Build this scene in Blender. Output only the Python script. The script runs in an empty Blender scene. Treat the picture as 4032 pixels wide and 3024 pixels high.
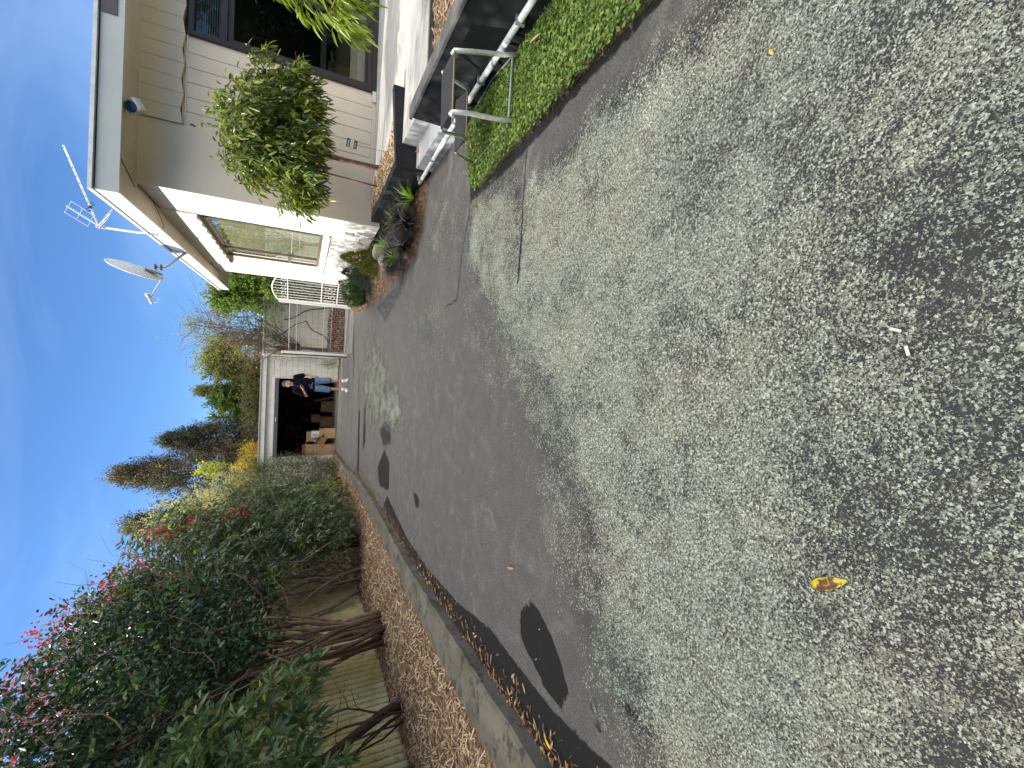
import bpy, math, random
import numpy as np
from mathutils import Vector, Matrix

random.seed(7)
RNG = np.random.default_rng(11)
R_ = math.radians
S = bpy.context.scene
C = bpy.data.collections.new("place"); S.collection.children.link(C)

# ------------------------------------------------------------------ camera
cam_d = bpy.data.cameras.new("camera"); cam = bpy.data.objects.new("camera", cam_d)
C.objects.link(cam); S.camera = cam
rt = Vector((0.99939598, 0.03475153, 0.0))
dn = Vector((0.01525193, -0.43862021, 0.89854309))
up = Vector((0.03122574, -0.89800036, -0.4388853))
Rw = Matrix((rt, dn, up))                         # portrait camera frame -> world
ex, ey, ez = Rw @ Vector((0, 1, 0)), Rw @ Vector((1, 0, 0)), -(Rw @ Vector((0, 0, 1)))
cam.matrix_world = Matrix(((ex.x, ey.x, ez.x, 0), (ex.y, ey.y, ez.y, 0), (ex.z, ey.z, ez.z, 1.25), (0, 0, 0, 1)))
cam_d.sensor_width = 36; cam_d.lens = 1687 / 4032 * 36; cam_d.clip_start = 0.05; cam_d.clip_end = 1500

# ------------------------------------------------------------------ sky, sun, exposure
SUN_EL, SUN_AZ = R_(30), R_(-78)                  # azimuth from +Y towards +X
sd = Vector((math.sin(SUN_AZ) * math.cos(SUN_EL), math.cos(SUN_AZ) * math.cos(SUN_EL), math.sin(SUN_EL)))
w = bpy.data.worlds.new("World"); S.world = w; w.use_nodes = True
nt = w.node_tree; nt.nodes.clear()
sky = nt.nodes.new("ShaderNodeTexSky"); sky.sky_type = 'NISHITA'; sky.sun_disc = False
sky.sun_elevation = SUN_EL; sky.sun_rotation = SUN_AZ
sky.air_density = 1.0; sky.dust_density = 0.4; sky.ozone_density = 1.6
tc = nt.nodes.new("ShaderNodeTexCoord")
mp = nt.nodes.new("ShaderNodeMapping"); mp.inputs['Scale'].default_value = (1.2, 3.5, 5.0); mp.inputs['Rotation'].default_value = (0.3, 0.2, 0.6)
nz = nt.nodes.new("ShaderNodeTexNoise"); nz.inputs['Scale'].default_value = 1.3; nz.inputs['Detail'].default_value = 8; nz.inputs['Distortion'].default_value = 0.6
rp = nt.nodes.new("ShaderNodeMapRange"); rp.inputs[1].default_value = 0.44; rp.inputs[2].default_value = 0.82; rp.inputs[4].default_value = 0.32
def wmix(blend, f, a_, b_):
    n = nt.nodes.new("ShaderNodeMix"); n.data_type = 'RGBA'; n.blend_type = blend
    for i, x in ((0, f), (6, a_), (7, b_)):
        if isinstance(x, (int, float)): n.inputs[i].default_value = x
        elif isinstance(x, tuple): n.inputs[i].default_value = (*x, 1)
        else: nt.links.new(x, n.inputs[i])
    return n.outputs[2]
bgn = nt.nodes.new("ShaderNodeBackground"); bgn.inputs[1].default_value = 0.12
out = nt.nodes.new("ShaderNodeOutputWorld")
L = nt.links.new
L(tc.outputs['Generated'], mp.inputs[0]); L(mp.outputs[0], nz.inputs[0]); L(nz.outputs[0], rp.inputs[0])
blue = wmix('MULTIPLY', 1.0, sky.outputs[0], (0.385, 0.58, 0.84))
thin = wmix('MIX', rp.outputs[0], blue, (3.2, 4.2, 5.6))
# bright cloud bank added out of view, overhead and behind, as neutral fill light
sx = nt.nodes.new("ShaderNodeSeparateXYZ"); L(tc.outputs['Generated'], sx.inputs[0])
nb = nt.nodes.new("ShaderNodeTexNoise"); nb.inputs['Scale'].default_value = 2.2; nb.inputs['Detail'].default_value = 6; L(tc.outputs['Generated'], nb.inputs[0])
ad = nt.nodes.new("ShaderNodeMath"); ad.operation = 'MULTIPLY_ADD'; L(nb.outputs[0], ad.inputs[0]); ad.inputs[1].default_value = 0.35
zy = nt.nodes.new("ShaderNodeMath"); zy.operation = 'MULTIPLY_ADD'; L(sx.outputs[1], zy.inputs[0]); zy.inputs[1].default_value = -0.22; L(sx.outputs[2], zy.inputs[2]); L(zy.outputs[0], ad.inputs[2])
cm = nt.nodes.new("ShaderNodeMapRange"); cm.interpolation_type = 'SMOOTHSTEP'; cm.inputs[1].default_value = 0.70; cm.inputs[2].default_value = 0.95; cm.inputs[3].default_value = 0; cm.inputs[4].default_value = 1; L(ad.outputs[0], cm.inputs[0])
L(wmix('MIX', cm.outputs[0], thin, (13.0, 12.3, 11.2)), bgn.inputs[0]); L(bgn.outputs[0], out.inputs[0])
sl = bpy.data.lights.new("sun", 'SUN'); sl.energy = 4.0; sl.angle = R_(0.53); sl.color = (1.0, 0.93, 0.82)
so = bpy.data.objects.new("sun", sl); C.objects.link(so); so.rotation_euler = (-sd).to_track_quat('-Z', 'Y').to_euler()
S.view_settings.view_transform = 'Standard'; S.view_settings.look = 'None'; S.view_settings.gamma = 1
S.view_settings.exposure = 1.0
S.render.engine = 'CYCLES'
S.cycles.max_bounces = 6; S.cycles.transparent_max_bounces = 16
S.render.resolution_x = 1024; S.render.resolution_y = 768

# ------------------------------------------------------------------ materials
MATS = {}
def nodes(name):
    m = bpy.data.materials.new(name); m.use_nodes = True; t = m.node_tree; t.nodes.clear()
    o = t.nodes.new("ShaderNodeOutputMaterial"); b = t.nodes.new("ShaderNodeBsdfPrincipled")
    t.links.new(b.outputs[0], o.inputs[0]); MATS[name] = m
    return m, t, b, o
def N(t, typ, **kw):
    n = t.nodes.new(typ)
    for k, v in kw.items():
        if k in n.bl_rna.properties.keys(): setattr(n, k, v)
    return n
def noise(t, scale, detail=4, rough=0.55, vec=None, dist=0.0):
    n = t.nodes.new("ShaderNodeTexNoise"); n.inputs['Scale'].default_value = scale
    n.inputs['Detail'].default_value = detail; n.inputs['Roughness'].default_value = rough
    n.inputs['Distortion'].default_value = dist
    if vec is not None: t.links.new(vec, n.inputs[0])
    return n.outputs[0]
def mrange(t, v, a, b, c=0.0, d=1.0, smooth=True):
    n = t.nodes.new("ShaderNodeMapRange"); n.interpolation_type = 'SMOOTHSTEP' if smooth else 'LINEAR'
    t.links.new(v, n.inputs[0])
    for i, x in zip((1, 2, 3, 4), (a, b, c, d)):
        if isinstance(x, (int, float)): n.inputs[i].default_value = x
        else: t.links.new(x, n.inputs[i])
    return n.outputs[0]
def mix(t, f, a, b, blend='MIX'):
    n = t.nodes.new("ShaderNodeMix"); n.data_type = 'RGBA'; n.blend_type = blend
    for i, x in ((0, f), (6, a), (7, b)):
        if isinstance(x, (int, float)): n.inputs[i].default_value = x
        elif isinstance(x, tuple): n.inputs[i].default_value = (*x[:3], 1)
        else: t.links.new(x, n.inputs[i])
    return n.outputs[2]
def math_(t, op, a, b=0.0):
    n = t.nodes.new("ShaderNodeMath"); n.operation = op
    for i, x in ((0, a), (1, b)):
        if isinstance(x, (int, float)): n.inputs[i].default_value = x
        else: t.links.new(x, n.inputs[i])
    return n.outputs[0]
def obvec(t): return t.nodes.new("ShaderNodeTexCoord").outputs['Object']
def bump(t, b, h, s=0.3, d=0.01):
    n = t.nodes.new("ShaderNodeBump"); n.inputs['Strength'].default_value = s; n.inputs['Distance'].default_value = d
    t.links.new(h, n.inputs['Height']); t.links.new(n.outputs[0], b.inputs['Normal'])
def mat(name, col, rough=0.6, metal=0.0, var=0.12, scale=6.0, bmp=0.0, bscale=60.0, col2=None, c2lo=0.55, c2hi=0.75, spec=0.5):
    if name in MATS: return MATS[name]
    m, t, b, o = nodes(name); v = obvec(t)
    n1 = noise(t, scale, 5, 0.6, v)
    dark = tuple(c * (1 - var) for c in col); lite = tuple(min(1, c * (1 + var)) for c in col)
    c = mix(t, mrange(t, n1, 0.3, 0.7), dark, lite)
    if col2 is not None:
        n2 = noise(t, scale * 0.45, 6, 0.65, v, 0.4)
        c = mix(t, mrange(t, n2, c2lo, c2hi), c, col2)
    t.links.new(c, b.inputs['Base Color']); b.inputs['Roughness'].default_value = rough
    b.inputs['Metallic'].default_value = metal; b.inputs['Specular IOR Level'].default_value = spec
    if bmp > 0: bump(t, b, noise(t, bscale, 4, 0.6, v), bmp)
    return m
def ramp_island(t, cols):
    g = t.nodes.new("ShaderNodeNewGeometry"); r = t.nodes.new("ShaderNodeValToRGB")
    t.links.new(g.outputs['Random Per Island'], r.inputs[0]); cr = r.color_ramp
    n = len(cols)
    cr.elements[0].position = 0; cr.elements[0].color = (*cols[0], 1)
    cr.elements[1].position = 1; cr.elements[1].color = (*cols[-1], 1)
    for i in range(1, n - 1):
        e = cr.elements.new(i / (n - 1)); e.color = (*cols[i], 1)
    return r.outputs[0], g
def leafmat(name, cols, trans=0.3, rough=0.45, tcol=None):
    if name in MATS: return MATS[name]
    m, t, b, o = nodes(name)
    c, g = ramp_island(t, cols)
    t.links.new(c, b.inputs['Base Color']); b.inputs['Roughness'].default_value = rough
    tr = t.nodes.new("ShaderNodeBsdfTranslucent")
    tc_ = mix(t, 1.0, c, tcol or (1.7, 1.9, 0.9), 'MULTIPLY'); t.links.new(tc_, tr.inputs[0])
    ms = t.nodes.new("ShaderNodeMixShader"); ms.inputs[0].default_value = trans
    t.links.new(b.outputs[0], ms.inputs[1]); t.links.new(tr.outputs[0], ms.inputs[2]); t.links.new(ms.outputs[0], o.inputs[0])
    return m
def islandmat(name, cols, rough=0.8, spec=0.3):
    if name in MATS: return MATS[name]
    m, t, b, o = nodes(name); c, g = ramp_island(t, cols); v = obvec(t)
    c = mix(t, mrange(t, noise(t, 40, 3, 0.6, v), 0.3, 0.7), c, (0.75, 0.75, 0.75), 'MULTIPLY')
    t.links.new(c, b.inputs['Base Color']); b.inputs['Roughness'].default_value = rough; b.inputs['Specular IOR Level'].default_value = spec
    return m

# ------------------------------------------------------------------ mesh building
class MB:
    def __init__(s): s.v = []; s.f = []; s.n = 0
    def add(s, verts, faces):
        verts = [tuple(p) for p in verts]; s.v += verts; s.f += [tuple(i + s.n for i in f) for f in faces]; s.n += len(verts); return s
    def box(s, x0, x1, y0, y1, z0, z1, M=None):
        p = [(x, y, z) for z in (z0, z1) for y in (y0, y1) for x in (x0, x1)]
        if M is not None: p = [M @ Vector(q) for q in p]
        return s.add(p, [(0, 2, 3, 1), (4, 5, 7, 6), (0, 1, 5, 4), (2, 6, 7, 3), (0, 4, 6, 2), (1, 3, 7, 5)])
    def hexa(s, bot, top):
        return s.add(list(bot) + list(top), [(3, 2, 1, 0), (4, 5, 6, 7), (0, 1, 5, 4), (1, 2, 6, 5), (2, 3, 7, 6), (3, 0, 4, 7)])
    def prism(s, poly, z0, z1):
        n = len(poly); g = lambda z, i: z[i] if isinstance(z, (list, tuple)) else z
        v = [(p[0], p[1], g(z0, i)) for i, p in enumerate(poly)] + [(p[0], p[1], g(z1, i)) for i, p in enumerate(poly)]
        return s.add(v, [tuple(range(n - 1, -1, -1)), tuple(range(n, 2 * n))] + [(i, (i + 1) % n, n + (i + 1) % n, n + i) for i in range(n)])
    def tube(s, pts, rad, seg=8, cap=True):
        pts = [Vector(p) for p in pts]; n = len(pts)
        if not isinstance(rad, (list, tuple)): rad = [rad] * n
        t0 = (pts[1] - pts[0]).normalized(); u = t0.orthogonal().normalized(); vs = []
        for i, p in enumerate(pts):
            t = ((pts[min(i + 1, n - 1)] - pts[max(i - 1, 0)])).normalized()
            u = (u - t * u.dot(t))
            if u.length < 1e-5: u = t.orthogonal()
            u.normalize(); w_ = t.cross(u)
            for k in range(seg):
                a = 2 * math.pi * k / seg; vs.append(p + (u * math.cos(a) + w_ * math.sin(a)) * rad[i])
        fs = [(i * seg + k, i * seg + (k + 1) % seg, (i + 1) * seg + (k + 1) % seg, (i + 1) * seg + k) for i in range(n - 1) for k in range(seg)]
        if cap: fs += [tuple(range(seg - 1, -1, -1)), tuple((n - 1) * seg + k for k in range(seg))]
        return s.add(vs, fs)
    def ball(s, c, r, seg=12, rings=8, M=None):
        if not isinstance(r, (list, tuple)): r = (r, r, r)
        vs = []
        for i in range(rings + 1):
            th = math.pi * i / rings
            for k in range(seg):
                a = 2 * math.pi * k / seg
                q = Vector((r[0] * math.sin(th) * math.cos(a), r[1] * math.sin(th) * math.sin(a), r[2] * math.cos(th)))
                if M is not None: q = M @ q
                vs.append(Vector(c) + q)
        return s.add(vs, [(i * seg + k, (i + 1) * seg + k, (i + 1) * seg + (k + 1) % seg, i * seg + (k + 1) % seg) for i in range(rings) for k in range(seg)])
    def build(s, name, m, parent=None, smooth=False, bevel=0.0, loc=(0, 0, 0)):
        me = bpy.data.meshes.new(name); me.from_pydata(s.v, [], s.f); me.update()
        me.materials.append(m)
        if smooth: me.polygons.foreach_set('use_smooth', [True] * len(me.polygons))
        o = bpy.data.objects.new(name, me); C.objects.link(o); o.location = loc
        if parent is not None: o.parent = parent
        if bevel > 0:
            b = o.modifiers.new("bevel", 'BEVEL'); b.width = bevel; b.segments = 2; b.limit_method = 'ANGLE'
        return o
def npmesh(name, V, F, m, parent=None, smooth=False):
    """V (n,3) verts, F (m,k) faces all of k corners"""
    me = bpy.data.meshes.new(name); V = np.asarray(V, dtype=np.float32); F = np.asarray(F, dtype=np.int32); k = F.shape[1]
    me.vertices.add(len(V)); me.vertices.foreach_set('co', V.ravel())
    me.loops.add(F.size); me.loops.foreach_set('vertex_index', F.ravel())
    me.polygons.add(len(F)); me.polygons.foreach_set('loop_start', np.arange(0, F.size, k, dtype=np.int32))
    me.polygons.foreach_set('loop_total', np.full(len(F), k, dtype=np.int32))
    me.update(calc_edges=True); me.validate(); me.materials.append(m)
    if smooth: me.polygons.foreach_set('use_smooth', [True] * len(me.polygons))
    o = bpy.data.objects.new(name, me); C.objects.link(o)
    if parent is not None: o.parent = parent
    return o
def tag(o, label=None, cat=None, group=None, kind=None):
    if label: o['label'] = label
    if cat: o['category'] = cat
    if group: o['group'] = group
    if kind: o['kind'] = kind
    return o
def thing(name, label, cat, loc=(0, 0, 0), group=None):
    o = bpy.data.objects.new(name, None); C.objects.link(o); o.empty_display_size = 0.1
    o.location = (0, 0, 0)
    return tag(o, label, cat, group)
def lerp(a, b, t): return tuple(a[i] + (b[i] - a[i]) * t for i in range(len(a)))

# ------------------------------------------------------------------ foliage
def unit(a): return a / np.maximum(np.linalg.norm(a, axis=1, keepdims=True), 1e-6)
def leaf_mesh(name, P, A, Ln, Wd, m, parent, droop=0.15, fold=0.25, nup=0.6):
    """one mesh of leaves: base points P, axes A, lengths, widths; each leaf is a folded, drooping 6-face blade"""
    n = len(P); A = unit(A); Ln = np.broadcast_to(Ln, (n,)).astype(float); Wd = np.broadcast_to(Wd, (n,)).astype(float)
    rnd = RNG.normal(size=(n, 3)); rnd[:, 2] += nup * 2
    side = unit(np.cross(A, rnd)); nor = np.cross(side, A)
    l = Ln[:, None]; w2 = Wd[:, None] * 0.5; f = fold
    dz = np.array([0, 0, -1.0])[None, :]
    def at(t, s_, lift): return P + A * (l * t) + side * (w2 * s_) + nor * (w2 * lift) + dz * (l * droop * t * t)
    V = np.stack([at(0, 0, 0), at(.33, .85, f), at(.33, 0, 0), at(.33, -.85, f), at(.7, .75, f * .8), at(.7, 0, 0), at(.7, -.75, f * .8), at(1, 0, 0)], axis=1)
    T = np.array([[0, 2, 1, 1], [0, 3, 2, 2], [1, 2, 5, 4], [2, 3, 6, 5], [4, 5, 7, 7], [5, 6, 7, 7]])
    tri = np.array([[0, 2, 1], [0, 3, 2], [1, 2, 5], [1, 5, 4], [2, 3, 6], [2, 6, 5], [4, 5, 7], [5, 6, 7]])
    F = (tri[None] + (np.arange(n) * 8)[:, None, None]).reshape(-1, 3)
    return npmesh(name, V.reshape(-1, 3), F, m, parent)
def small_leaves(name, P, A, Ln, Wd, m, parent, nup=0.5):
    n = len(P); A = unit(A); Ln = np.broadcast_to(Ln, (n,)).astype(float)[:, None]; Wd = np.broadcast_to(Wd, (n,)).astype(float)[:, None] * .5
    rnd = RNG.normal(size=(n, 3)); rnd[:, 2] += nup * 2
    side = unit(np.cross(A, rnd)); nor = np.cross(side, A)
    V = np.stack([P, P + A * Ln * .5 + side * Wd + nor * Wd * .3, P + A * Ln, P + A * Ln * .5 - side * Wd + nor * Wd * .3], axis=1)
    F = (np.array([[0, 1, 2], [0, 2, 3]])[None] + (np.arange(n) * 4)[:, None, None]).reshape(-1, 3)
    return npmesh(name, V.reshape(-1, 3), F, m, parent)
def blob_pts(blobs, n, shell=0.55, rough=0.22, floor=0.02):
    """points spread through the outer part of a union of ellipsoids; returns points and outward directions"""
    B = np.array(blobs, float); wt = (B[:, 3] * B[:, 4] + B[:, 3] * B[:, 5] + B[:, 4] * B[:, 5]); wt /= wt.sum()
    k = RNG.choice(len(B), size=int(n * 1.9), p=wt); d = unit(RNG.normal(size=(len(k), 3)))
    r = shell + (1 - shell) * RNG.random(len(k)) ** 0.6
    r *= 1 + rough * (np.sin(d[:, 0] * 7 + k * 2.1) * np.sin(d[:, 1] * 6 + k) + 0.7 * np.sin(d[:, 2] * 9 + k * 1.3)) * 0.7 + RNG.normal(size=len(k)) * rough * 0.25
    P = B[k, :3] + d * B[k, 3:6] * r[:, None]
    # drop points deep inside another blob
    keep = P[:, 2] > floor
    for b in B:
        q = np.linalg.norm((P - b[:3]) / b[3:6], axis=1); keep &= q > shell * 0.8
    P, d = P[keep][:n], d[keep][:n]
    return P, d
def sprays(P, D, m, spread, upb=0.2, jit=0.8, back=0.5):
    """m leaves along a short twig ending at each P, pointing outwards along D"""
    n = len(P); D = unit(D + np.array([0, 0, upb]) + RNG.normal(size=D.shape) * 0.45)
    t = RNG.random((n, m, 1)); Q = P[:, None, :] + D[:, None, :] * (t - back) * spread + RNG.normal(size=(n, m, 3)) * spread * 0.08
    A = D[:, None, :] * 0.7 + RNG.normal(size=(n, m, 3)) * jit
    return Q.reshape(-1, 3), A.reshape(-1, 3), D
def whorls(P, D, m, upb=0.5):
    n = len(P); D = unit(D + np.array([0, 0, upb]) + RNG.normal(size=D.shape) * 0.3)
    ref = unit(np.cross(D, RNG.normal(size=D.shape))); b2 = np.cross(D, ref)
    a = (np.arange(m) * 2 * math.pi / m)[None, :] + RNG.random((n, 1)) * 6.28 + RNG.normal(size=(n, m)) * 0.25
    A = ref[:, None] * np.cos(a)[..., None] + b2[:, None] * np.sin(a)[..., None] + D[:, None] * (0.35 + RNG.random((n, m, 1)) * 0.5)
    Q = np.repeat(P[:, None], m, 1) + A * 0.006
    return Q.reshape(-1, 3), A.reshape(-1, 3), D
def wiggle(a, b, n=7, amp=0.1, sag=0.0):
    a, b = Vector(a), Vector(b); d = (b - a).length; pts = []
    ph = [random.uniform(0, 6.28) for _ in range(3)]; 
    o1 = (b - a).normalized().orthogonal().normalized(); o2 = (b - a).normalized().cross(o1)
    for i in range(n):
        t = i / (n - 1); e = math.sin(math.pi * t)
        pts.append(a.lerp(b, t) + o1 * amp * d * e * math.sin(ph[0] + t * 4) + o2 * amp * d * e * math.sin(ph[1] + t * 5) + Vector((0, 0, sag * d * e)))
    return pts
def stems(mb, base, targets, r0, r1=0.006, amp=0.08, spread=0.12, seg=6, sub=0, subr=0.004):
    for t in targets:
        b = Vector(base) + Vector((random.uniform(-spread, spread), random.uniform(-spread, spread), 0))
        p = wiggle(b, t, 8, amp, 0.03); rr = r0 * random.uniform(0.6, 1.1)
        mb.tube(p, [rr + (r1 - rr) * (i / 7) ** 0.8 for i in range(8)], seg)
        for _ in range(sub):
            i = random.randint(3, 6); q = Vector(p[i]); dlt = Vector((random.gauss(0, 1), random.gauss(0, 1), random.uniform(-.1, 1))).normalized() * (Vector(t) - b).length * random.uniform(.2, .45)
            mb.tube(wiggle(q, q + dlt, 5, 0.1), [subr * 2, subr * 1.6, subr * 1.2, subr, subr * .6], 4)
def bark(name, c, c2=None): return mat(name, c, 0.85, var=0.3, scale=18, bmp=0.5, bscale=90, col2=c2)

# ================================================================== THE SETTING
def sdist(X, Y, poly):
    """signed distance to a polygon, positive inside"""
    P = np.array(poly, float); Q = np.roll(P, -1, 0); ins = np.zeros(X.shape, bool); dmin = np.full(X.shape, 1e9)
    for (x0, y0), (x1, y1) in zip(P, Q):
        dx, dy = x1 - x0, y1 - y0; t = np.clip(((X - x0) * dx + (Y - y0) * dy) / (dx * dx + dy * dy + 1e-12), 0, 1)
        dmin = np.minimum(dmin, np.hypot(X - x0 - t * dx, Y - y0 - t * dy))
        c = ((y0 > Y) != (y1 > Y)) & (X < (x1 - x0) * (Y - y0) / (y1 - y0 + 1e-12) + x0); ins ^= c
    return np.where(ins, dmin, -dmin)
def soft(sd_, w_): return np.clip(0.5 + sd_ / (2 * w_), 0, 1)

g = MB().box(-300, 300, -120, 500, -0.5, -0.06).build('ground', mat('soil', (.07, .075, .035), .95, var=.4, scale=.8, bmp=.4), None); tag(g, kind='structure')

# driveway sheet: fine grid carrying two stain maps (lichen growth, water stains)
xs = np.arange(-3.05, 3.05, 0.035); ys = np.concatenate([np.arange(-6, 0, .2), np.arange(0, 9, 0.035), np.arange(9, 18.3, .07)])
X, Y = np.meshgrid(xs, ys)
lich = np.zeros(X.shape)
def patch(poly, w_, a):
    global lich
    lich = np.maximum(lich, soft(sdist(X, Y, poly), w_) * a)
patch([(1.34, -6), (1.34, 1.02), (1.35, 1.72), (1.28, 2.0), (1.27, 2.37), (1.03, 2.46), (0.73, 2.72), (0.46, 2.82), (0.2, 2.5), (0.01, 2.10), (-0.16, 1.96), (-0.39, 1.84), (-0.58, 1.74), (-0.72, 1.62), (-0.99, 1.59), (-1.16, 1.45), (-1.3, 1.25), (-1.43, 1.15), (-1.5, .5), (-1.7, -6)], .16, 1.0)
patch([(-1.8, -6), (-1.75, 1.25), (-1.15, 1.9), (-.6, 2.15), (-.1, 2.55), (.35, 3.1), (.5, 2.0), (-.5, 0)], .2, .46)
patch([(1.42, 2.56), (0.63, 2.5), (0.46, 2.79), (0.69, 3.16), (1.07, 3.52), (1.5, 3.5), (1.5, 3.06)], .12, .86)
patch([(1.15, 5.91), (0.84, 4.33), (0.29, 3.96), (0.17, 4.8), (0.38, 5.79)], .4, .42)
patch([(1.5, 5.2), (1.0, 3.6), (1.6, 3.5), (2.0, 4.6)], .3, .40)
patch([(0.95, 10.57), (-0.85, 10.11), (-0.96, 8.36), (-0.28, 6.65), (0.47, 7.4), (0.82, 8.75)], .45, .62)
patch([(-0.25, 7.97), (-0.13, 6.33), (-0.5, 5.94), (-0.76, 6.56), (-0.66, 7.88)], .2, .78)
patch([(-.8, -6), (-.9, 1.9), (-.2, 2.8), (.3, 3.6), (1.4, 3.7), (1.5, -6)], .25, .32)
# thinner growth towards the dark bare spots near the viewer
for cx, cy, rx, ry, a in ((-.30, .62, .26, .16, .30), (.55, .62, .35, .18, .25), (.15, .42, .3, .1, .25), (-.75, .42, .35, .12, .28), (.2, 1.1, .3, .25, .14), (-.45, 1.2, .2, .2, .15), (.9, .9, .2, .3, .12), (-.1, .35, .6, .06, .15)):
    lich -= a * 1.15 * np.exp(-((X - cx) / rx) ** 2 - ((Y - cy) / ry) ** 2) * (lich > .3)
lich -= .16 * np.clip((1.0 - Y) / .7, 0, 1) * (lich > .3)
wet = np.zeros(X.shape)
for poly, w_, a in (([(-1.27, 2.19), (-1.4, 2.33), (-1.56, 2.31), (-1.61, 2.16), (-1.67, 2.0), (-1.67, 1.86), (-1.55, 1.79), (-1.45, 1.85), (-1.35, 1.97), (-1.29, 2.1)], .015, 1),
                    ([(-1.82, 6.9), (-1.89, 6.36), (-2.0, 5.4), (-1.98, 4.32), (-1.88, 3.45), (-1.74, 2.76), (-1.74, 2.33), (-1.73, 1.95), (-1.68, 1.65), (-1.64, 1.45), (-1.7, .2), (-2.3, .2), (-2.4, 7.6)], .03, 1),
                    ([(-1.58, 7.94), (-1.15, 7.3), (-1.29, 6.77), (-1.72, 6.77), (-1.84, 7.63)], .06, .95),
                    ([(-1.34, 5.19), (-1.35, 4.91), (-1.48, 4.89), (-1.5, 5.07)], .04, .9),
                    ([(-1.26, 1.42), (-1.30, 1.35), (-1.31, 1.25), (-1.33, 1.20), (-1.36, 1.26), (-1.35, 1.38)], .012, .9),
                    ([(-1.44, 1.65), (-1.4, 1.53), (-1.46, 1.48), (-1.57, 1.5), (-1.56, 1.61)], .02, .45),
                    ([(-1.65, 10.1), (-1.38, 9.6), (-0.6, 9.7), (-0.63, 10.1)], .1, .8),
                    ([(-2.6, 10.5), (-.6, 10.7), (-.8, 11.1), (-2.6, 11.0)], .12, .7),
                    ([(.9, 13.2), (-.3, 12.4), (.4, 12.2), (2.0, 12.9)], .2, .55),
                    ([(1.5, 9.2), (.9, 7.6), (1.2, 6.2), (1.56, 6.2)], .12, .5),
                    ([(-.9, 8.0), (-.5, 7.0), (-1.0, 6.6), (-1.2, 7.4)], .1, .6),
                    ([(1.63, -2), (1.55, 1.2), (1.52, 2.0), (1.5, 2.6), (1.52, 3.5), (1.9, 3.6), (1.9, -2)], .03, .75),
                    ([(-0.2, 3.3), (-0.1, 3.0), (-1.2, 2.85), (-1.3, 3.15)], .3, .28),
                    ([(.45, 5.4), (.35, 5.0), (.0, 5.1), (.0, 5.3)], .15, .45)):
    wet = np.maximum(wet, soft(sdist(X, Y, poly), w_) * a)
V = np.stack([X, Y, np.zeros(X.shape)], -1).reshape(-1, 3); ny, nx = X.shape
idx = np.arange(ny * nx).reshape(ny, nx)
F = np.stack([idx[:-1, :-1], idx[:-1, 1:], idx[1:, 1:], idx[1:, :-1]], -1).reshape(-1, 4)
m, t, b, o_ = nodes('lichen asphalt'); v = obvec(t)
def attr(t, n):
    a = t.nodes.new("ShaderNodeAttribute"); a.attribute_name = n; return a.outputs['Fac']
al, aw = attr(t, 'lichen'), attr(t, 'wet')
grit = noise(t, 260, 3, .7, v); blot = noise(t, 1.3, 6, .6, v); mid = noise(t, 9, 5, .65, v)
base = mix(t, mrange(t, blot, .38, .68), (.165, .163, .165), (.215, .202, .192))
base = mix(t, mrange(t, mid, .3, .75), base, (.125, .127, .132))
base = mix(t, mrange(t, grit, .25, .8), mix(t, .5, base, (.03, .03, .035)), mix(t, .25, base, (.28, .27, .26)))
rust = mrange(t, noise(t, 2.1, 5, .6, v, .5), .55, .75, 0, .4); base = mix(t, rust, base, (.14, .105, .08))
joint_ = (.02, .02, .02)
grit2 = noise(t, 95, 4, .8, v); base = mix(t, mrange(t, grit2, .52, .36), base, (.06, .06, .065)); base = mix(t, mrange(t, grit2, .56, .72, 0, .7), base, (.34, .33, .31))
streak = noise(t, 4.5, 6, .7, v, .8); base = mix(t, mrange(t, streak, .50, .68, 0, .55), base, (.10, .098, .10)); base = mix(t, mrange(t, streak, .46, .30, 0, .4), base, (.27, .25, .22))
aw = mrange(t, math_(t, 'ADD', aw, math_(t, 'MULTIPLY', math_(t, 'SUBTRACT', noise(t, 16, 6, .7, v, .4), .5), 1.1)), .38, .62)
aw = math_(t, 'MULTIPLY', aw, mrange(t, attr(t, 'wet'), .02, .12))
base = mix(t, aw, base, mix(t, mrange(t, grit, .3, .8), (.010, .010, .012), (.03, .03, .032)))
big = noise(t, 3.2, 5, .6, v, .3); lump = noise(t, 13, 5, .65, v, .2)
dens = math_(t, 'ADD', al, math_(t, 'ADD', math_(t, 'MULTIPLY', math_(t, 'SUBTRACT', big, .5), 1.55), math_(t, 'MULTIPLY', math_(t, 'SUBTRACT', lump, .5), 1.3)))
dv_ = t.nodes.new("ShaderNodeTexNoise"); dv_.inputs['Scale'].default_value = 170; dv_.inputs['Detail'].default_value = 3; t.links.new(v, dv_.inputs[0])
vs1 = t.nodes.new("ShaderNodeVectorMath"); vs1.operation = 'MULTIPLY_ADD'; t.links.new(dv_.outputs['Color'], vs1.inputs[0]); vs1.inputs[1].default_value = (.012, .012, .012); t.links.new(v, vs1.inputs[2])
def cells(sc):
    q_ = t.nodes.new("ShaderNodeTexVoronoi"); q_.voronoi_dimensions = '2D'; q_.inputs['Scale'].default_value = sc; t.links.new(vs1.outputs[0], q_.inputs['Vector'])
    c_ = t.nodes.new("ShaderNodeSeparateColor"); t.links.new(q_.outputs['Color'], c_.inputs[0]); return q_.outputs['Distance'], c_.outputs[0], c_.outputs[1]
d1, r1, g1 = cells(150); d2, r2, g2 = cells(330)
cov = mrange(t, dens, .10, 1.05, -.05, .88, False)
p1 = math_(t, 'MULTIPLY', mrange(t, math_(t, 'SUBTRACT', cov, r1), -.02, .03), mrange(t, d1, .62, .48))
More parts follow.
